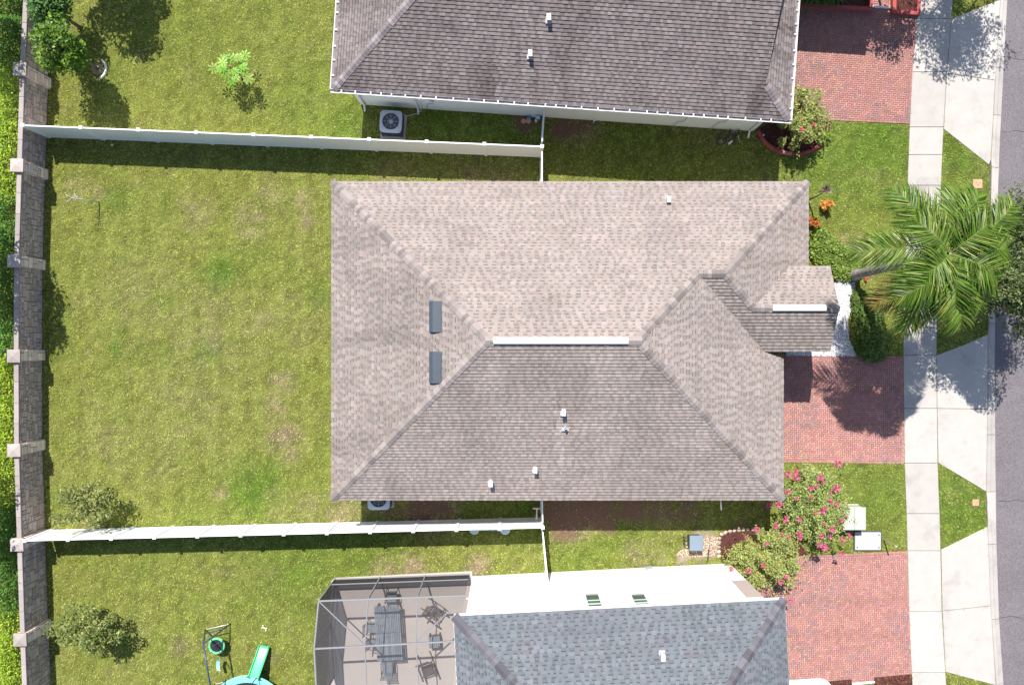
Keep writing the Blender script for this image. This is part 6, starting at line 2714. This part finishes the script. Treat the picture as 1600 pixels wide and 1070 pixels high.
# ------------------------------------------------------------------ the grass itself
NO_GRASS += [ccw([(PIL[0].x - .1, 40), (PIL[0].x - .1, -40), (-60, -40), (-60, 40)]) if False else [(-60, -40), (-21.05, -40), (-21.05, 40), (-60, 40)]]
rng = np.random.default_rng(2024)
N = 820000
gx = rng.uniform(-21.2, 21.5, N)
gy = rng.uniform(-16.6, 16.6, N)
kxg = np.interp(-gy, -ys[::-1] if False else -np.array(ys)[::-1], kx[::-1])
keep = gx < kxg - 0.01
for k_p, poly in enumerate(NO_GRASS):
    if k_p < 4 + 6:
        poly = shrink(poly, 0.035)
    x0, x1 = min(p[0] for p in poly), max(p[0] for p in poly)
    y0, y1 = min(p[1] for p in poly), max(p[1] for p in poly)
    m_ = (gx > x0) & (gx < x1) & (gy > y0) & (gy < y1)
    if m_.any():
        ii = np.where(m_)[0]
        keep[ii[in_poly(gx[ii], gy[ii], poly)]] = False
sm1, sm2 = soil_mask(gx, gy)
keep &= rng.random(N) > 0.93 * np.maximum(sm1, sm2)
gx, gy = gx[keep], gy[keep]
# thin the sward in patches, thicken it in tufts
dens = 0.75 * vnoise(gx + 3.3, gy - 8.1, 13.0) + 0.25 * fbm(gx, gy, 3.0, 3)
keep = rng.random(len(gx)) < np.clip(0.62 + 1.3 * (dens - .5), 0.25, 1.0)
dens = dens[keep]
gx, gy = gx[keep], gy[keep]
n = len(gx)
gz = (fbm(gx, gy, 0.8, 3) - 0.5) * 0.02 - 0.008
edge_t = np.ones(n)
for (pa, pb) in ((f0, f1), (g0, g1), (f1, h1), (h0, f1), (k0, g1), (g1, k1)) + tuple(zip(PIL, PIL[1:])):
    ax, ay, bx, by = pa[0], pa[1], pb[0], pb[1]
    L2 = (bx - ax) ** 2 + (by - ay) ** 2
    tt_ = np.clip(((gx - ax) * (bx - ax) + (gy - ay) * (by - ay)) / L2, 0, 1)
    dd_ = np.hypot(gx - ax - tt_ * (bx - ax), gy - ay - tt_ * (by - ay))
    edge_t = np.where(dd_ < 0.22 + (0.12 if pa in PIL else 0), 1.0 + 1.1 * rng.random(n), edge_t)
az_ = rng.uniform(0, 2 * math.pi, n)
ln = edge_t * rng.uniform(0.045, 0.105, n) * (0.6 + 0.8 * dens)
el = rng.uniform(0.25, 1.15, n)
u = np.stack([np.cos(az_) * np.cos(el), np.sin(az_) * np.cos(el), np.sin(el)], -1)
w = np.stack([-np.sin(az_), np.cos(az_), np.zeros(n)], -1) * (rng.uniform(0.010, 0.019, n))[:, None]
b0 = np.stack([gx, gy, gz], -1)
V = np.stack([b0 - w, b0 + w, b0 + u * ln[:, None]], 1).reshape(-1, 3)
Fq = np.arange(3 * n).reshape(n, 3)
col = lawn_color(gx, gy)
k = rng.uniform(0.66, 1.34, n)[:, None]
straw = (rng.random(n) < 0.09)[:, None]
col = np.where(straw, np.array((0.46, 0.40, 0.20)), col) * k
grass = np_mesh('grass', V, Fq, np.repeat(col, 3, axis=0), M['grass'])
tag(grass, 'short coarse lawn grass growing around the houses', 'grass', kind='stuff')
